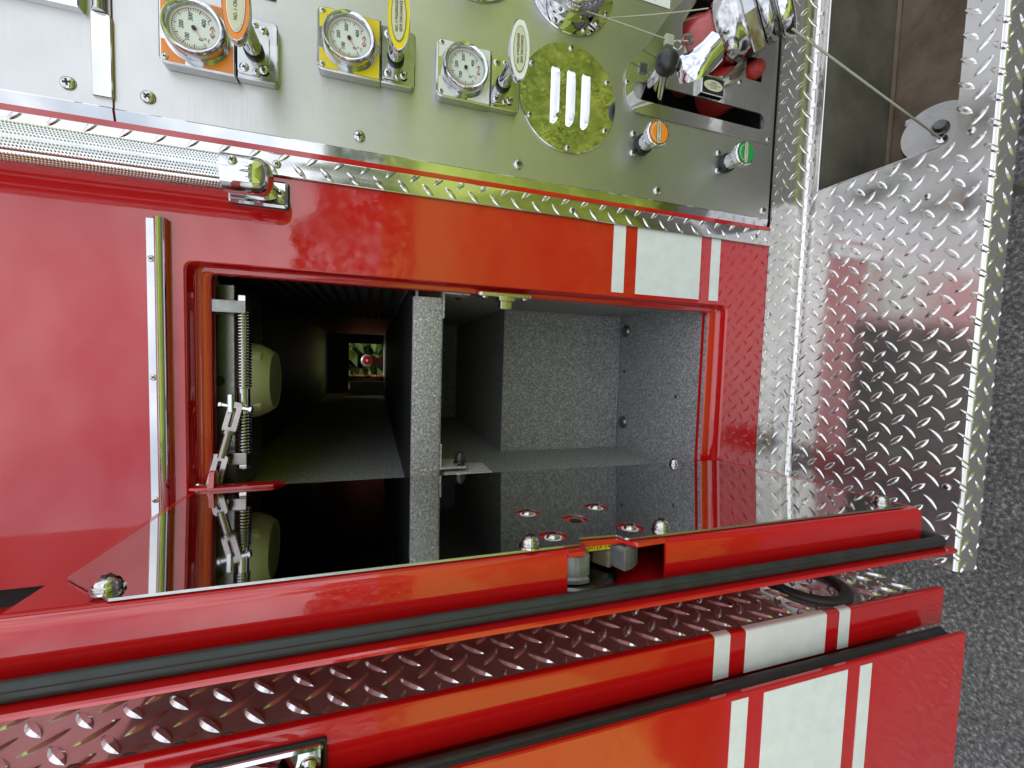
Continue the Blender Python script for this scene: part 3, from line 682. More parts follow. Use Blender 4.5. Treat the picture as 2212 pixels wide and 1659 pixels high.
# ================================================================== discharge gauges and pull handles
def gauge(cx, cz, dx, dz, colname, enamel, needle_c, label):
    t = thing('pressure_gauge', label, 'gauge', (cx, 0, cz), group='discharge gauges on the pump panel')
    W_, H_ = .0305, .0305
    def F(x, z, h): return (x, -h, z)
    g = Geo(); g.prism(rrect(-W_, W_, -H_, H_, [.0008, .0008, .0065, .0065], 4), .0005, .0125, F, bev=.0012); obj('bezel_plate', g, CHROME_W, t, 30)
    g = Geo(); g.prism(rrect(-.0288, .0288, -.066, -.0308, [.005, .005, .0005, .0005], 4), .0005, .0095, F, bev=.001)
    g.prism(fillet([(-.0175, -.0545), (-.0125, -.0590), (.0125, -.0590), (.0175, -.0545), (.0250, -.0500), (.0250, -.0315), (-.0250, -.0315), (-.0250, -.0500)], .003, 3), .0095, .0112, F, bev=.0004)
    obj('handle_plate', g, CHROME_W, t, 30)
    # enamel in the four corners
    R = .0262
    for sx, sz in ((-1, 1), (1, 1), (-1, -1), (1, -1)):
        big = sz < 0; c = .0288; e = .0288 if big else .0282
        lim = .0295 if big else .0275; RR = R+.0012
        x1 = (RR**2-e**2)**.5 if RR > e else 0.
        a0 = math.atan2(.0285, .0065 if big else .0105); n_ = 8
        arc = []
        lo = math.asin(min(1, .010/RR)) if not big else math.asin(min(1, .004/RR)); 
        lo2 = pi/2-lo
        arc = [(RR*cos(lo+(lo2-lo)*k/n_), RR*sin(lo+(lo2-lo)*k/n_)) for k in range(n_+1)]
        rr = 1.0
        pts = [(c, arc[0][1]*1.0)] + arc + [(arc[-1][0], e)] + ([(c-.0045, e), (c-.0012, e-.0012), (c, e-.0045)] if not big else [(c, e)])
        pts = [(p[0]*sx, p[1]*sz) for p in pts]
        g = Geo(); g.prism(pts, .0124, .0128, F); obj('corner_enamel', g, enamel, t)
    for sx in (-1, 1): screw(t, .0255*sx, .0255, -.0127, .0030, .0012)
    for x, z, r in ((-.0195, -.0375, .0042), (.0195, -.0375, .0042), (-.0185, -.0540, .0042), (.0185, -.0540, .0042), (-.0215, -.0475, .0030), (.0215, -.0470, .0030)):
        screw(t, x, z, -.0112 if abs(x) < .021 else -.0112, r, .0012)
    # chrome bezel ring and dial
    g = Geo(); g.lathe([(.0248, .0125), (.0250, .0150), (.0252, .0205), (.0246, .0240), (.0232, .0256), (.0216, .0252), (.0204, .0236), (.0198, .0205)], n=48); obj('bezel', g, CHROME, t, 50)
    g = Geo(); g.lathe([(.0200, .0200), (.0001, .0200)], n=48); dl = obj('dial', g, DIAL, t)
    def ang(v): return radians(213-66*v/100)
    g = Geo()
    for k in range(0, 41):
        a = ang(k*10+0); l = .0030 if k % 5 else .0040; wd = .00016 if k % 5 else .00030
        r0, r1 = .0170-l+.0008, .0172; px, pz = -sin(a)*wd, cos(a)*wd
        g.add([F(cos(a)*r0-px, sin(a)*r0-pz, .0203), F(cos(a)*r1-px, sin(a)*r1-pz, .0203), F(cos(a)*r1+px, sin(a)*r1+pz, .0203), F(cos(a)*r0+px, sin(a)*r0+pz, .0203)], [(0, 1, 2, 3)])
    for v in (0, 100, 200, 300, 400): put_text(g, str(v), .0048, F, cos(ang(v))*.0100, sin(ang(v))*.0100, .0203, bold=.012)
    put_text(g, 'psi', .0020, F, .0072, -.0112, .0203); put_text(g, 'inHg', .0020, F, -.0085, -.0112, .0203); put_text(g, '30', .0024, F, -.0072, -.0085, .0203)
    put_text(g, 'Class1', .0026, F, 0, -.0142, .0203)
    obj('markings', g, INK, dl)
    g = Geo(); n_ = 40; rr = []
    for k in range(n_+1):
        a = ang(400*k/n_); rr += [F(cos(a)*.0172, sin(a)*.0172, .0203), F(cos(a)*.0176, sin(a)*.0176, .0203)]
    g.add(rr, [(2*k, 2*k+1, 2*k+3, 2*k+2) for k in range(n_)])
    for s in (-1, 1):
        pts = [F(s*(.0052*cos(a)), -.0142+.0021*sin(a), .0203) for a in [radians(-75+15*i) for i in range(11)]] + [F(s*(.0038*cos(a)), -.0142+.0017*sin(a), .0203) for a in [radians(75-15*i) for i in range(11)]]
        g.add(pts, [(i, i+1, 20-i, 21-i) for i in range(10)])
    obj('red_markings', g, REDINK, dl)
    a = radians(needle_c[1]); g = Geo(); c, s = cos(a), sin(a)
    g.add([F(-c*.002-s*.0005, -s*.002+c*.0005, .0212), F(-c*.002+s*.0005, -s*.002-c*.0005, .0212), F(c*.0165, s*.0165, .0212)], [(0, 1, 2)]); obj('needle', g, needle_c[0], dl)
    g = Geo(); g.lathe([(.0018, .0204), (.0018, .0220), (.0001, .0222)], n=16); obj('hub', g, INK, dl)
    return t
def pull(cx, cz, enamel, lines, label):
    t = thing('pull_handle', label, 'handle', (cx, -.0112, cz), group='pull handles on the pump panel')
    def F(x, z, h): return (x, -h, z)
    g = Geo(); g.lathe([(.0088, 0), (.0088, .0035), (.0080, .0045)], n=24); obj('collar', g, PLASTIC, t, 40)
    g = Geo(); g.lathe([(.0076, .003), (.0076, .014), (.0070, .030), (.0062, .050)], n=24, sx=1.); obj('stem', g, CHROME, t, 50)
    g = Geo(); A, Bz = .0312, .0108
    prof = [(.55, .0455), (.84, .0475), (.97, .0515), (1.0, .0550), (.985, .0575), (.95, .0588), (.93, .0586)]
    n_ = 48; vs_ = []
    for q, hh in prof:
        for i in range(n_): a = 2*pi*i/n_; vs_.append(F(A*q*cos(a), Bz*q*sin(a), hh))
    g.add(vs_, [(j*n_+i, j*n_+(i+1) % n_, (j+1)*n_+(i+1) % n_, (j+1)*n_+i) for j in range(len(prof)-1) for i in range(n_)]); g.add(vs_[:n_], [tuple(range(n_))])
    obj('grip', g, CHROME, t, 60)
    g = Geo(); g.add([F(A*.935*cos(2*pi*i/n_), Bz*.935*sin(2*pi*i/n_), .0584) for i in range(n_)], [tuple(range(n_))]); obj('enamel', g, enamel, t, fixn=False)
    g = Geo(); g.prism(ell(0, 0, A*.735, Bz*.64, n_), .0584, .0590, F); obj('label_rim', g, CHROME_W, t)
    g = Geo(); g.prism(ell(0, 0, A*.695, Bz*.575, n_), .0588, .0593, F); lb = obj('name_plate', g, IVORY, t)
    g = Geo()
    for k, s in enumerate(lines): put_text(g, s, .0036, F, 0, (.0019 if k == 0 else -.0021) if len(lines) > 1 else 0, .0596, sx=1.0, bold=.01)
    obj('lettering', g, INK, lb)
    return t
gauge(.2915, 1.3085, 0, 0, 'orange', ORANGE, (ORANGE, 214), 'pressure gauge with orange corners, nearest the top left of the pump panel')
gauge(.3160, 1.1765, 0, 0, 'yellow', YELLOW, (plain('red_needle', (.75, .06, .02), .4), 213), 'pressure gauge with yellow corners, middle one of the three')
gauge(.3150, 1.0577, 0, 0, 'white', DECALW, (plain('pale_needle', (.62, .62, .38), .4), 213), 'pressure gauge with white corners beside the round louvred vent cover')
pull(.2890, 1.2625, ORANGE, ['NO. 1 CROSSLAY'], 'chrome pull handle with orange oval reading NO. 1 CROSSLAY')
pull(.3135, 1.1310, YELLOW, ['NO. 3 PASSENGER', 'SIDE DISCHARGE'], 'chrome pull handle with yellow oval reading NO. 3 PASSENGER SIDE DISCHARGE')
pull(.3130, 1.0124, DECALW, ['NO. 4 PASSENGER', 'SIDE DISCHARGE'], 'chrome pull handle with white oval reading NO. 4 PASSENGER SIDE DISCHARGE')

# ================================================================== round louvred vent cover
v = thing('vent_cover', 'round mirror polished vent cover with three louvres', 'vent cover', (.3200, 0, .9254))
def F0(x, z, h): return (x, -h, z)
g = Geo(); g.lathe([(.0643, .0003), (.0643, .0016), (.0638, .0021), (.0001, .0021)], n=96); obj('disc', g, MIRROR, v, 30)
for k, zc in enumerate((.0200, -.0007, -.0207)):
    g = Geo(); nx, nzz = 22, 8; Lh, Hh_, Dp_ = .0335, .0098, .0062; vs_ = []
    for i in range(nx+1):
        u = -1+2*i/nx; e = max(0., 1-abs(u)**6)**.5
        for j in range(nzz+1):
            q = j/nzz; a = q*pi/2
            vs_.append(F0(u*Lh, zc+.0052-Hh_*sin(a)*(.55+.45*e)-0, .0019+Dp_*e*sin(a)**1.2*(1 if q < 1 else 1)))
    g.add(vs_, [(i*(nzz+1)+j, (i+1)*(nzz+1)+j, (i+1)*(nzz+1)+j+1, i*(nzz+1)+j+1) for i in range(nx) for j in range(nzz)])
    lo = obj('louvre', g, MIRROR, v, 60, fixn=False)
    g = Geo(); e0 = []
    for i in range(nx+1):
        u = -1+2*i/nx; e = max(0., 1-abs(u)**6)**.5; zz_ = zc+.0052-Hh_*(.55+.45*e)
        e0 += [F0(u*Lh, zz_+.0006, .0022), F0(u*Lh, zz_+.0004, .0017+Dp_*e)]
    g.add(e0, [(2*i, 2*i+1, 2*i+3, 2*i+2) for i in range(nx)]); obj('slot', g, BLACK, lo)
for x, z in ((.3788, .9251), (.3495, .9754), (.2908, .9763), (.2612, .9254), (.2909, .8751), (.3495, .8746)): screw(v, x-.32, z-.9254, -.0021, .0036, .0022)

# ================================================================== drain valve knobs
def drain(cx, cz, enamel, words, label):
    t = thing('drain_valve_knob', label, 'valve knob', (cx, 0, cz), group='drain valve knobs below the vent cover')
    def F(x, z, h): return (x, -h, z)
    g = Geo(); g.lathe([(.0128, .0003), (.0128, .0060), (.0118, .0072), (.0100, .0074)], n=32); obj('collar', g, PLASTIC, t, 40)
    g = Geo(); g.lathe([(.0100, .0040), (.0100, .0200), (.0092, .0210), (.0092, .0260)], n=32); obj('stem', g, CHROME, t, 40)
    n_ = 96; vs_ = []; pr = ((.55, .0240), (.92, .0252), (1.0, .0280), (1.0, .0335), (.95, .0352), (.86, .0356))
    for q, hh in pr:
        for i in range(n_):
            a = 2*pi*i/n_; rr = .0162*(q if q < .9 else q*(1-.055*(1-abs(cos(4*a)))**1.4*(1 if q > .9 else 0)))
            vs_.append(F(rr*cos(a), rr*sin(a), hh))
    g = Geo(); g.add(vs_, [(j*n_+i, j*n_+(i+1) % n_, (j+1)*n_+(i+1) % n_, (j+1)*n_+i) for j in range(len(pr)-1) for i in range(n_)]); g.add(vs_[:n_], [tuple(range(n_))]); obj('wheel', g, CHROME, t, 50)
    g = Geo(); g.lathe([(.0140, .0353), (.0140, .0358), (.0001, .0358)], n=40); obj('face_rim', g, PLASTIC, t)
    g = Geo(); g.lathe([(.0132, .0358), (.0132, .0361), (.0001, .0361)], n=40); fc = obj('face', g, enamel, t)
    hw, hb = .0129, .0029; top = [(x, hb-.0011*(x/hw)**2) for x in [hw*(-1+i/8) for i in range(17)]]
    g = Geo(); pts = top+[(x, -z) for x, z in reversed(top)]; g.prism([(x*1.0, z*1.22) for x, z in pts], .0360, .0363, F, mi=1); g.prism(pts, .0362, .0365, F, mi=0); obj('name_band', g, [IVORY, INK], fc)
    g = Geo(); put_text(g, words, .0030, F, 0, 0, .0367, bold=.012); obj('lettering', g, INK, fc)
    g = Geo()
    for i, ch in enumerate('OPEN'):
        a = radians(112-16*i); put_text(g, ch, .0032, F, cos(a)*.0100, sin(a)*.0100, .0363, ang=a-pi/2, bold=.015)
    for i in range(5):
        for sg in (1, -1):
            a = radians(88+sg*(38+9*i)); c_ = (cos(a)*.0104, sin(a)*.0104); g.add([F(c_[0]+.0005*cos(b), c_[1]+.0005*sin(b), .0363) for b in [k*pi/3 for k in range(6)]], [tuple(range(6))])
    obj('open_arc', g, DECALW, fc)
    for sx in (-.0121, .0121): screw(t, sx, .0140, -.0003, .0046, .0034, name='screw')
drain(.2838, .8187, ORANGE, 'NO. 1 CROSSLAY', 'chrome drain knob with orange face reading OPEN NO. 1 CROSSLAY')
drain(.2832, .6812, GREEN, 'NO. 2 CROSSLAY', 'chrome drain knob with green face reading OPEN NO. 2 CROSSLAY')

# ================================================================== polished plate with the suction valve
vp = thing('valve_plate', 'polished stainless valve plate with long rounded slot in the pump panel', 'plate', (.43, 0, .72))
def V(x, z, h): return (x-.43, -h, z-.72)
slot = fillet([(.3395, .8360), (.3395, .6190), (.3620, .6190), (.3620, .8360)], .0110, 6)
ring = [(p[0], p[1]) for p in ell(.446, .7170, .050, .050, 40, radians(-150), radians(150))]
hole = ell(.4440, .7160, .0500, n=44)
nch = fillet([(.4040, .6560), (.4040, .6270), (.4350, .6270), (.4350, .6560)], .003)
g = Geo(); g.prism(plate_out, .0004, .0026, V, holes=[slot, hole, nch]); obj('plate', g, PLATE_MIR, vp)
screw(vp, .3565-.43, .8462-.72, -.0026, .0036, .002); screw(vp, .3285-.43, .6095-.72, -.0026, .0036, .002); screw(vp, .3960-.43, .6665-.72, -.0026, .0034, .002)
g = Geo(); g.box(V(.3530, .7180, -.045), (.020, .012, .022)); obj('slot_bracket', g, GALV, vp)
g = Geo(); g.box(V(.352, .648, -.05), (.030, .008, .05)); obj('slot_bracket', g, PIPE, vp)
g = Geo(); g.box(V(.352, .69, -.055), (.034, .006, .20)); obj('slot_back', g, PIPE, vp)
# slide valve tag
t = thing('valve_tag', 'small black tag with ivory oval on the polished valve plate', 'tag', (.3745, -.0027, .7190))
g = Geo(); g.prism(rrect(-.0115, .0115, -.0185, .0185, .0012), 0, .0085, F0, bev=.0008); obj('block', g, CHROME_W, t)
g = Geo(); g.prism(rect(-.0102, .0102, -.0172, .0172), .0084, .0088, F0); obj('face', g, PLASTIC, t)
g = Geo(); g.prism(ell(0, 0, .0070, .0155), .0087, .0091, F0); lb = obj('oval', g, IVORY, t)
g = Geo(); put_text(g, 'OPEN', .0040, lambda u, w_, hh: F0(w_, -u, hh), 0, .0028, .0094); put_text(g, 'CLOSE', .0036, lambda u, w_, hh: F0(w_, -u, hh), 0, -.0028, .0094)
g.box((0, -.0094, 0), (.0004, .0002, .022)); obj('lettering', g, INK, lb)
# red inlet pipe and chrome swivel
e = thing('suction_inlet', 'red pipe elbow with chrome hexagon swivel and cap on the valve plate', 'inlet', (.444, 0, .716))
def E0(x, z, h): return (x-.444, -h, z-.716)
g = Geo(); axis = Vector((.20, -.62, -.42)).normalized()
b0 = Vector(E0(.440, .732, -.06))
g.lathe([(.0001, -.010), (.040, -.008), (.0440, .0), (.0440, .035), (.0400, .050), (.0355, .058), (.0340, .085), (.0340, .135)], o=b0, axis=axis, n=40); obj('pipe', g, PIPE, e, 40)
g = Geo(); g.lathe([(.0001, .02), (.020, .018), (.028, .006), (.028, -.03)], o=Vector(E0(.398, .672, -.018)), axis=(0, -1, 0), n=28); obj('pipe_boss', g, PIPE, e, 50)
g = Geo(); g.lathe([(.0001, .014), (.009, .012), (.0125, .004), (.0125, -.02)], o=Vector(E0(.4195, .640, .0)), axis=(0, -1, 0), n=24); obj('red_lug', g, PIPE, e, 50)
pr = [(.0345, .064), (.0400, .066), (.0425, .071), (.0430, .082), (.0415, .090), (.0385, .094), (.0385, .098)]
g = Geo(); g.lathe(pr, o=b0, axis=axis, n=48); obj('collar', g, CHROME_W, e, 40)
g = Geo(); g.lathe([(.0385, .0965), (.0490, .0985), (.0500, .1000), (.0500, .1110), (.0480, .1135), (.0385, .1145)], o=b0, axis=axis, n=6); obj('hexagon', g, CHROME_W, e, 20)
g = Geo(); g.lathe([(.0385, .1140), (.0430, .1150), (.0445, .1185), (.0445, .1250), (.0420, .1290), (.036, .1325)], o=b0, axis=axis, n=48); obj('swivel_ring', g, CHROME_W, e, 50)
for k in range(3):
    a = 2*pi*k/3+.5; tt = Vector((1, 0, 0)); b1 = (tt-axis*tt.dot(axis)).normalized(); b2 = axis.cross(b1)
    g = Geo(); c = b0+(b1*cos(a)+b2*sin(a))*.044+axis*.078; g.lathe([(.0001, .012), (.006, .011), (.0085, .006), (.009, -.008)], o=c, axis=(b1*cos(a)+b2*sin(a)), n=20); obj('lug', g, CHROME_W, e, 50)
g = Geo(); g.lathe([(.030, .131), (.050, .132), (.0530, .134), (.0535, .142), (.0520, .146), (.046, .148), (.034, .150), (.0001, .151)], o=b0, axis=axis, n=48); obj('cap', g, CHROME, e, 40)
# chrome lever with black ball knob
lv = thing('valve_lever', 'chrome curved lever with black ball knob standing out of the slot', 'lever', (.35, 0, .79))
def Lv(x, z, h): return (x-.35, -h, z-.79)
k0 = at(1441, 135, -.055); g = Geo()
g.lathe([(.0140*sin(a), -.0140*cos(a)) for a in [pi*i/16 for i in range(17)]], o=Lv(k0.x, k0.z, .055), n=32); obj('ball_knob', g, PLASTIC, lv, 80)
k1 = at(1447, 224, .0); g = Geo(); g.tube([Lv(k1.x, k1.z, -.03), Lv(k0.x-.001, k0.z, .05)], .0058, 16); obj('rod', g, CHROME, lv, 60)
cl = [at(1462, 152, -.058), at(1480, 148, -.066), at(1505, 138, -.074), at(1530, 120, -.080), at(1552, 98, -.084)]
g = Geo(); n_ = len(cl)
vs_ = []
for i, p in enumerate(cl):
    wv = .0125+.002*i*.3
    for (a, b) in ((-1, -.25), (-.6, .5), (0, .8), (.6, .5), (1, -.25), (0, -.1)):
        vs_.append(Vector((p.x+a*wv, p.y-b*.008, p.z+a*wv*.55))-Vector((.35, 0, .79)))
g.add(vs_, [(i*6+j, i*6+(j+1) % 6, (i+1)*6+(j+1) % 6, (i+1)*6+j) for i in range(n_-1) for j in range(6)]+[tuple(range(6)), tuple(range((n_-1)*6, n_*6))]); obj('clamp', g, CHROME, lv, 70)
pa = [at(1420, 178, -.012), at(1428, 160, -.030), at(1440, 142, -.045)]
g = Geo(); g.tube([p-Vector((.35, 0, .79)) for p in pa], [.013, .011, .009], 16); obj('swivel_arm', g, CHROME_W, lv, 60)
q = at(1483, 95, -.07); g = Geo(); g.lathe([(.0075, 0), (.0075, .004), (.005, .0045), (.005, .009), (.0001, .0095)], o=q-Vector((.35, 0, .79)), axis=(.6, -.6, .3), n=6); obj('bolt', g, STEEL, lv)

# ================================================================== discharge flanges cut off by the top of the picture
def flange(name, cx, cz, r, label, pipe):
    t = thing(name, label, 'flange', (cx, 0, cz))
    g = Geo(); g.lathe([(r, .0003), (r, .0024), (r-.0006, .0030), (r*.60, .0030)], n=72); obj('plate', g, MIRROR, t, 30)
    g = Geo(); g.lathe([(r*.74, .003), (r*.76, .010), (r*.74, .024), (r*.70, .030), (r*.68, .031), (r*.65, .026), (r*.65, -.03), (.0001, -.03)], n=64, mi=0); obj('collar', g, CHROME, t, 40)
    g = Geo(); g.lathe([(r*.645, .022), (r*.645, -.028), (.0001, -.028)], n=48); obj('bore', g, BLACK, t)
    for k in range(8):
        a = k*pi/4+.35; screw(t, cos(a)*r*.9, sin(a)*r*.9, -.003, .0036, .0022)
    return t
flange('discharge_flange', .4510, .927, .0562, 'polished discharge flange with black bore at the top edge, near the vent cover', True)
flange('discharge_flange', .4635, 1.0480, .0620, 'polished discharge flange at the top edge, above the white handle', True)
# tag clips and thin cables
cp = thing('cable_clip', 'small pale cable clip with ring beside the black ball knob', 'clip', at(1445, 88, -.030)[:])
g = Geo(); g.box((0, 0, 0), (.013, .006, .012), bev=.001); obj('crimp', g, CABLE, cp)
g = Geo(); g.lathe([(.0055+.0011*cos(a), .0011*sin(a)) for a in [2*pi*i/8 for i in range(9)]], o=(-.003, -.001, -.012), axis=(0, -1, .3), n=24); obj('ring', g, CHROME, cp, 60)
cp = thing('cable_clip', 'small clip screwed to the discharge flange holding a thin cable', 'clip', at(1287, 43, -.006)[:])
g = Geo(); g.box((0, 0, 0), (.016, .004, .009), rot=Matrix.Rotation(.4, 3, 'Y'), bev=.0008); obj('crimp', g, CHROME_W, cp)
screw(cp, -.006, -.0, -.002, .0042, .003)
def cable(name, pts, r, label, mtl=CABLE):
    c0 = Vector(pts[0]); g = Geo(); g.tube([Vector(p)-c0 for p in pts], r, 8); o = obj(name, g, mtl, None, 80, loc=c0); tag(o, label, 'cable'); return o
def arc(p0, p1, sag, n=14):
    return [Vector(p0).lerp(Vector(p1), i/n)+Vector((0, 0, -sag*4*(i/n)*(1-i/n))) for i in range(n+1)]
cable('thin_cable', arc(at(1120, -28, -.014), at(1443, 86, -.030), .0), .0009, 'thin pale cable running to the clip by the black ball knob')
cable('thin_cable', arc(at(1293, 40, -.008), at(1530, 18, -.05), .004), .0008, 'thin cable from the flange clip to the chrome swivel')
# white sign whose corner shows at the top edge
sg = thing('warning_sign', 'corner of a white sign with black figure at the top edge', 'sign', at(1446, 21, 0)[:])
g = Geo(); o0 = at(1446, 21, 0); o1 = at(1372, 0, 0); g.prism(rect(0, .09, 0, .085), .0003, .0012, F0); obj('plate', g, DECALW, sg)
g = Geo(); put_text(g, '$', .030, F0, .012, .030, .0015, bold=.02); obj('figure', g, INK, sg)
bl = thing('black_label', 'black label plate corner cut off by the top edge', 'label', at(597, 4, 0)[:])
g = Geo(); g.prism(rrect(0, .05, 0, .02, .002), .0003, .0012, F0); obj('plate', g, PLASTIC, bl)

RAIL = make_metal('pale_anodised_rail', (.66, .665, .68), .22, .34, 80, .03, 400)
# ================================================================== knurled grab rail
gr = thing('grab_rail', 'knurled aluminium grab rail with chrome end bracket on the red sheet', 'rail', (.162, 0, 1.2331))
def G_(x, z, h): return (x-.162, -h, z-1.2331)
RX, RH, RR = .1582, .047, .0146
g = Geo(); nr = 40; pr = []
for i in range(nr):
    a = 2*pi*i/nr; fl = 1 if i % 5 else .93
    pr.append((RX+RR*fl*cos(a), RH+RR*fl*sin(a)))
g.sweep(pr, 1.262, 1.62, lambda t, p, q: G_(p, t, q), closed=True); obj('bar', g, RAIL, gr, 20)
g = Geo()
for i in range(nr):
    a = 2*pi*i/nr
    if i % 5 == 0 or sin(a) < -.45: continue
    for j in range(150):
        z = 1.2775+j*.0023+(.00115 if i % 2 else 0)
        if z > 1.62: break
        x0 = RX+RR*cos(a); h0 = RH+RR*sin(a)
        tx, th_ = -sin(a)*.0011, cos(a)*.0011; ox, oh = cos(a)*.0008, sin(a)*.0008
        g.add([G_(x0-tx, z, h0-th_), G_(x0, z+.0011, h0), G_(x0+tx, z, h0+th_), G_(x0, z-.0011, h0), G_(x0+ox, z, h0+oh)], [(0, 1, 4), (1, 2, 4), (2, 3, 4), (3, 0, 4)])
obj('knurling', g, RAIL, gr, kind='stuff', fixn=False)
# chrome end bracket: socket, neck and foot
g = Geo()
sec = [(1.2785, .0158), (1.2780, .0166), (1.2560, .0166), (1.2480, .0157), (1.2425, .0125), (1.2402, .0072), (1.2396, .0001)]
g.lathe([(r, z-1.2331) for z, r in sec], o=(RX-.162, -RH, 0), axis=(0, 0, 1), n=40); g.lathe([(.0120, 1.2785-1.2331), (.0158, 1.2785-1.2331)], o=(RX-.162, -RH, 0), axis=(0, 0, 1), n=40)
br = obj('end_bracket', g, CHROME, gr, 50)
g = Geo(); rows = ((.046, .0085, .0125, 1.254), (.036, .0080, .0120, 1.254), (.022, .0080, .0125, 1.2555), (.010, .0088, .0160, 1.258), (.006, .0098, .0190, 1.259)); vs_ = []; n_ = 28
for hh, rx, rz, zc in rows:
    for i in range(n_): a = 2*pi*i/n_; vs_.append(G_(.1600+rx*cos(a), zc+rz*sin(a), hh))
g.add(vs_, [(j*n_+i, j*n_+(i+1) % n_, (j+1)*n_+(i+1) % n_, (j+1)*n_+i) for j in range(len(rows)-1) for i in range(n_)]); obj('neck', g, CHROME, br, 60)
g = Geo(); g.prism(rrect(.1455, .1715, 1.2345, 1.2870, .0035), .0012, .0068, G_, bev=.0022); obj('foot', g, CHROME, br, 40)
g = Geo(); g.prism(rrect(.1447, .1723, 1.2335, 1.2880, .004), .0001, .0013, G_); obj('gasket', g, RUBBER, br)
screw(gr, .1590-.162, 1.2815-1.2331, -.0068, .0046, .0026); screw(gr, .1590-.162, 1.2405-1.2331, -.0068, .0046, .0026)
screw(gr, .1640-.162, 1.268-1.2331, -(RH+.0162), .0042, .0022)

# ================================================================== kick plate, running board and its well
kp = thing('kick_plate', 'curved diamond tread kick plate below the red sheet', 'kick plate', (.2, 0, .531))
def K(x, a, b): return (x-.2, a, b-.531)
kpr = [(.0012, .5915), (-.0004, .5910), (-.0006, .5640), (-.0014, .5560), (-.0032, .5480), (-.0056, .5405), (-.0082, .5355), (-.0100, .5335), (-.0108, .5318)]
g = Geo(); g.sweep(kpr, -.222, .95, lambda t, p, q: K(t, p, q)); g.sweep([(-.0108, .5318), (-.0108, .5300)], -.222, .95, lambda t, p, q: K(t, p, q)); obj('curved_sheet', g, TREADW, kp, 40)
acc = [0]
for (a, b) in zip(kpr[1:-1], kpr[2:]): acc.append(acc[-1]+math.hypot(a[0]-b[0], a[1]-b[1]))
def Kc(x, s, hh):
    s = max(0, min(acc[-1]-1e-6, s)); i = max(k for k in range(len(acc)-1) if acc[k] <= s); f = (s-acc[i])/(acc[i+1]-acc[i]); a, b = kpr[1+i], kpr[2+i]
    ty, tz = b[0]-a[0], b[1]-a[1]; l_ = math.hypot(ty, tz); ny, nz2 = tz/l_, -ty/l_
    return K(x, a[0]+ty*f+ny*hh, a[1]+tz*f+nz2*hh)
obj('raised_tread', tread_sheet(-.222, .95, .001, acc[-1]-.0005, Kc, ph=(0, .011), H=.0011), TREADW, kp, 30, kind='stuff')
q = at(1672, 680, 0); screw(kp, q.x-.2, .582-.531, .0002, .0036, .002)

HX, HY0, HY1 = .2592, -.0218, -.1790
rb = thing('running_board', 'aluminium diamond tread running board with a rectangular well', 'running board', (.2, -.11, .495))
def Rb(x, y, z): return (x-.2, y+.11, z-.495)
def RbT(x, y, h): return Rb(x, y, .530+h)
RX0, RX1 = -.2222, .95
wellp = fillet([(HX, HY0), (HX, HY1), (RX1-.05, HY1), (RX1-.05, HY0)], [.001, .014, .01, .001])
g = Geo(); g.prism(rect(RX0, RX1, -.2105, -.0085), -.003, 0, RbT, holes=[wellp]); obj('deck', g, TREADW, rb)
nose = [(-.2105, .530), (-.2122, .5296), (-.2136, .5286), (-.2146, .5272), (-.2150, .5255), (-.2150, .4965), (-.2132, .4965), (-.2132, .5250), (-.2126, .5262), (-.2105, .5265)]
g = Geo(); g.sweep(nose, RX0, RX1, lambda t, p, q: Rb(t, p, q), closed=True); obj('nose', g, TREADW, rb, 50)
def inwell(x, y): return x > HX-.006 and HY1-.006 < y < HY0+.006
bolts = [atz(u, v, .53) for u, v in ((2003, 425), (2098, 283), (2045, 1052), (1950, 998))]
def skipd(x, y): return inwell(x, y) or any((x-b.x)**2+(y-b.y)**2 < .009**2 for b in bolts)
obj('raised_tread', tread_sheet(RX0, RX1, -.2105, -.0085, RbT, ph=(.004, -.003), skip=skipd, H=.0018, Wd=.0072, Ln=.0215), TREADW, rb, 30, kind='stuff')
npath = [(-.2105, .5300), (-.2122, .5296), (-.2136, .5286), (-.2146, .5272), (-.2150, .5255), (-.2150, .4972)]
nacc = [0]
for a, b in zip(npath[:-1], npath[1:]): nacc.append(nacc[-1]+math.hypot(a[0]-b[0], a[1]-b[1]))
def Nc(x, q, hh):                                   # the treads run on over the folded front edge
    q = max(0, min(nacc[-1]-1e-6, q)); i = max(k for k in range(len(nacc)-1) if nacc[k] <= q); f = (q-nacc[i])/(nacc[i+1]-nacc[i]); a, b = npath[i], npath[i+1]
    ty, tz = b[0]-a[0], b[1]-a[1]; l_ = math.hypot(ty, tz)
    return Rb(x, a[0]+ty*f+tz/l_*hh, a[1]+tz*f-ty/l_*hh)
obj('raised_tread', tread_sheet(RX0, RX1, 0., nacc[-1]-.0005, Nc, ph=(.004, .0005), flip=-1, H=.0018, Wd=.0072, Ln=.0215), TREADW, rb, 30, kind='stuff')
for b in bolts[:3]: screw(rb, 0, 0, r=.0042, h=.0022, loc=Rb(b.x, b.y, .5302), eul=(-pi/2, 0, 0))
g = Geo(); g.lathe([(.0022, .0006), (.0001, .0007)], axis=(0, 0, 1), n=12); b = atz(1975, 745, .53); obj('bolt_hole', g, BLACK, rb, loc=Rb(b.x, b.y, .53))
g = Geo(); g.box(Rb(0, -.03, .47), (.40, .05, .05)); g.box(Rb(-.1, -.12, .49), (.03, .17, .03)); obj('support_beam', g, PLASTIC, rb)
# bright cut edge of the well
g = Geo(); g.tube([Rb(RX1-.05, HY0, .5300), Rb(HX, HY0, .5300), ], .0022, 8); g.tube([Rb(HX+.0005, HY0, .5302), Rb(HX+.0005, HY1+.014, .5302)], .0009, 6); obj('well_weld', g, TREAD, rb, 50)
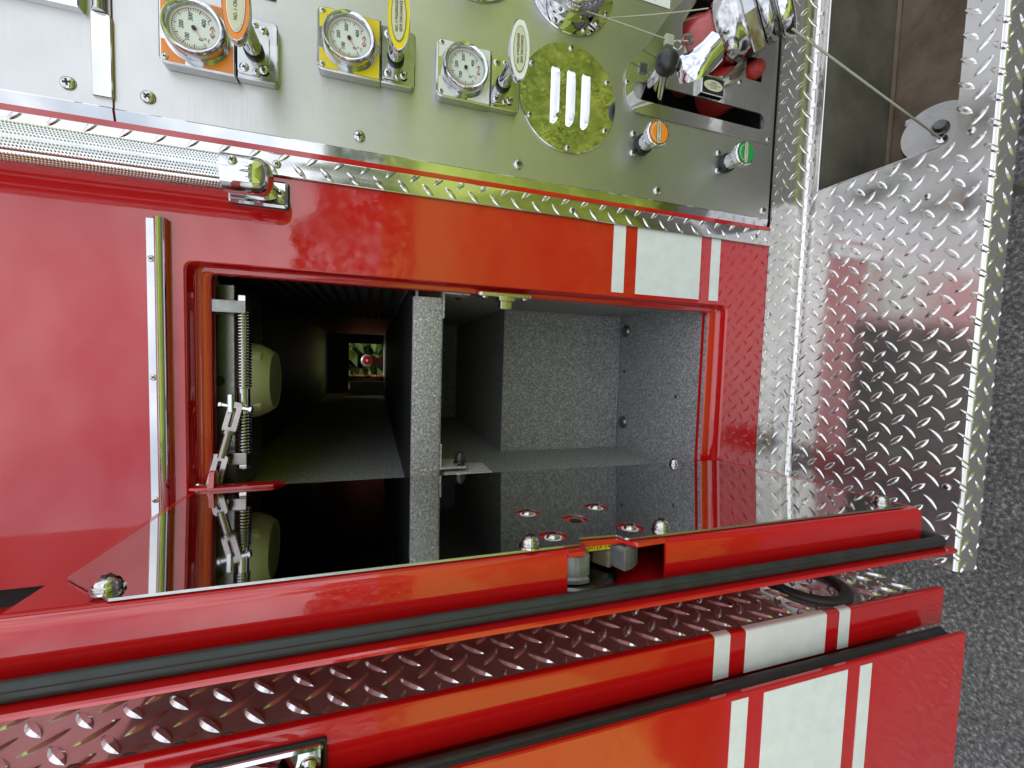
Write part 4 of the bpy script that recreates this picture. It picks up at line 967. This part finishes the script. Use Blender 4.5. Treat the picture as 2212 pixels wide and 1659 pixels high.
# the well itself
wl = thing('step_well', 'grimy dark plates of the well seen through the running board', 'well', (.55, -.1, .36))
def Wf(x, y, z): return (x-.55, y+.1, z-.36)
g = Geo(); g.box(Wf(.57, -.0190, .458), (.75, .003, .142)); obj('back_plate', g, WELLW, wl)
g = Geo(); g.box(Wf(.57, -.0725, .378), (.75, .105, .012)); g.tube([Wf(.2, -.0225, .388), Wf(.94, -.0225, .388)], .0035, 8); obj('ledge', g, WELLF, wl)
g = Geo(); g.box(Wf(.228, -.1, .45), (.004, .17, .15)); obj('end_plate', g, WELLW, wl)
# hanging inlet cap lying in the well
c0 = Vector((.3215, -.1100, .430))
cpz = thing('inlet_cap', 'dull round metal cap with bolt on the cable, lying in the well', 'cap', c0[:])
ax = Vector((.06, -.42, .90)).normalized()
g = Geo(); g.lathe([(.0395, -.012), (.0400, -.009), (.0400, -.001), (.0390, .0005), (.0001, .0012)], axis=ax, n=56); obj('disc', g, DISCM, cpz, 35)
tt = Vector((1, 0, 0)); b1 = (tt-ax*tt.dot(ax)).normalized(); b2 = ax.cross(b1)
for k in range(3):
    a = 2*pi*k/3+.9; c = (b1*cos(a)+b2*sin(a))*.0415-ax*.006; g = Geo(); g.box(c, (.010, .010, .008), bev=.002, rot=Matrix((b1, b2, ax)).transposed()); obj('lug', g, DISCM, cpz)
g = Geo(); g.lathe([(.0095, .001), (.0095, .004), (.0068, .0045), (.0068, .0120), (.0060, .0135), (.0001, .0138)], o=b1*.004, axis=ax, n=20); obj('bolt', g, DARKM, cpz, 40)
g = Geo(); g.lathe([(.0056, .001), (.0056, .004), (.0001, .0052)], o=-b1*.012-b2*.003, axis=ax, n=16); obj('ring_terminal', g, CHROME_W, cpz, 40)
cable('cap_cable', arc(at(1712, 62, -.13), c0-b1*.010+ax*.006, .0), .0012, 'pale coated steel cable running from the chrome inlet to the round cap')
g = Geo(); q = c0+Vector((-.052, .012, -.036)); g.tube([q, q+Vector((.034, -.012, .003))], .0022, 8); g.tube([q-Vector((.003, -.001, 0)), q+Vector((.001, 0, 0))], .0042, 10)
o = obj('cotter_pin', g, ZINC, None, 60); tag(o, 'small rusty pin on the brown ledge beside the round cap', 'pin')

# ================================================================== rear body at the left of the truck
XW = -.2458
rear = thing('rear_body', 'red rear body with diamond tread front wall and white stripes', 'truck body', (XW, -.2, .53))
def Rr(x, y, z): return (x-XW, y+.2, z-.53)
g = Geo(); g.box(Rr(XW-.0015, .30, 1.43), (.003, .9975, 1.736)); obj('front_wall', g, TREADR, rear)
g = Geo(); g.box(Rr(XW+.0012, .30, 1.8510), (.0024, .9965, .898)); obj('upper_front_wall', g, RED, rear)
GC = (-.1560, .6800)
def skipw(y, z): return abs(math.hypot(y-GC[0], z-GC[1])-.0375) < .012
obj('raised_tread', tread_sheet(-.1985, .10, .563, 1.400, lambda u, w_, hh: Rr(XW+hh, u, w_), ph=(-.1870, .6), skip=skipw, Ln=.0250, Wd=.0074, H=.0022), TREADR, rear, 30, kind='stuff')
g = Geo(); n_ = 48; pr = [(.0055*cos(a), .0055*sin(a)) for a in [2*pi*i/10 for i in range(10)]]
g.lathe([(.0375+.0060*cos(a), .0045*sin(a)+.002) for a in [2*pi*i/12 for i in range(13)]], o=Rr(XW, GC[0], GC[1]), axis=(1, 0, 0), n=56); obj('rubber_grommet', g, RUBBER, rear, 60)
# corner post with rounded edges
post = fillet([(-.2865, -.205), (-.2454, -.205), (-.2454, -.1990), (-.2865, -.1990)], [.001, .0045, .0003, .001], 5)
g = Geo(); g.prism(post, .5305, 2.30, lambda u, w_, hh: Rr(u, w_, hh)); obj('corner_post', g, RED, rear, 40)
for z0, z1 in STR:
    g = Geo()
    seq = [(-.2862, -.2055)] + [p for p in fillet([(-.2866, -.2055), (-.2449, -.2055), (-.2449, -.1988)], [0, .0048, 0], 6)][1:]
    g.add([Rr(p[0], p[1], z0) for p in seq]+[Rr(p[0], p[1], z1) for p in seq], [(i, i+1, len(seq)+i+1, len(seq)+i) for i in range(len(seq)-1)]); obj('stripe', g, WHITE, rear, 60, fixn=False)
screw(rear, 0, 0, r=.0034, h=.002, loc=Rr(XW, -.167, .7985), eul=(0, 0, pi/2))
# gold and white lettering edge on the post
g = Geo(); yy = -.2054
g.add([Rr(-.2500, yy, 1.2868), Rr(-.2500, yy, 1.2930), Rr(-.2860, yy, 1.3240), Rr(-.2860, yy, 1.3178)], [(0, 1, 2, 3)]); obj('gold_edge', g, GOLD, rear, fixn=False)
for dz in (-.0016, .0062):
    g = Geo(); g.add([Rr(-.2500, yy-.0001, 1.2868+dz), Rr(-.2500, yy-.0001, 1.2884+dz), Rr(-.2860, yy-.0001, 1.3194+dz), Rr(-.2860, yy-.0001, 1.3178+dz)], [(0, 1, 2, 3)]); obj('black_outline', g, INK, rear, fixn=False)
g = Geo(); g.add([Rr(-.2500, yy, 1.2946), Rr(-.2500, yy, 1.42), Rr(-.2860, yy, 1.42), Rr(-.2860, yy, 1.3256)], [(0, 1, 2, 3)]); obj('white_field', g, WHITE, rear, fixn=False)
# hinge body behind and the shadow gap
g = Geo(); g.box(Rr(-.62, .30, 1.43), (.74, .99, 1.72)); obj('body_core', g, RED, rear)
rd = thing('rear_compartment_door', 'closed red rear compartment door with white stripes and black edge seal', 'door', (-.2820, -.228, .533))
def Rd(x, y, z): return (x+.2785, y+.228, z-.533)
g = Geo(); g.prism(rrect(-.95, -.2780, .5330, 2.25, .006), .2250, .2285, lambda u, w_, hh: Rd(u, -hh, w_), bev=.001); obj('skin', g, RED, rd, 40)
g = Geo(); g.box(Rd(-.62, -.214, 1.40), (.655, .020, 1.66)); obj('inner_pan', g, RED, rd)
g = Geo(); g.tube([Rd(-.2855, -.2175, .552), Rd(-.2855, -.2175, 2.2)], .0068, 12); g.tube([Rd(-.2815, -.2160, .552), Rd(-.2815, -.2160, 2.2)], .0045, 10); obj('seal', g, RUBBER, rd, 60)
for z0, z1 in STR:
    g = Geo(); g.prism(rect(-.95, -.2830, z0+.001, z1+.001), .2286, .2290, lambda u, w_, hh: Rd(u, -hh, w_)); obj('stripe', g, WHITE, rd)
# chrome handle cup on the corner post
hc = thing('chrome_handle', 'chrome handle mounting with black gasket on the rear corner post', 'handle', (-.268, -.205, 1.19))
g = Geo(); g.prism(rrect(-.020, .0125, -.013, .065, .003), .0002, .0022, F0); obj('gasket', g, RUBBER, hc)
g = Geo(); g.prism(rrect(-.020, .0110, -.0115, .0636, .003), .0022, .0070, F0, bev=.0016); obj('foot', g, CHROME, hc, 40)
g = Geo(); g.tube([(-.006, -.014, .012), (-.006, -.030, .040), (-.006, -.044, .062), (-.006, -.046, .10)], [.012, .0125, .0135, .0135], 24); obj('socket', g, CHROME, hc, 60)
screw(hc, .000, -.0030, -.0070, .0058, .0034)
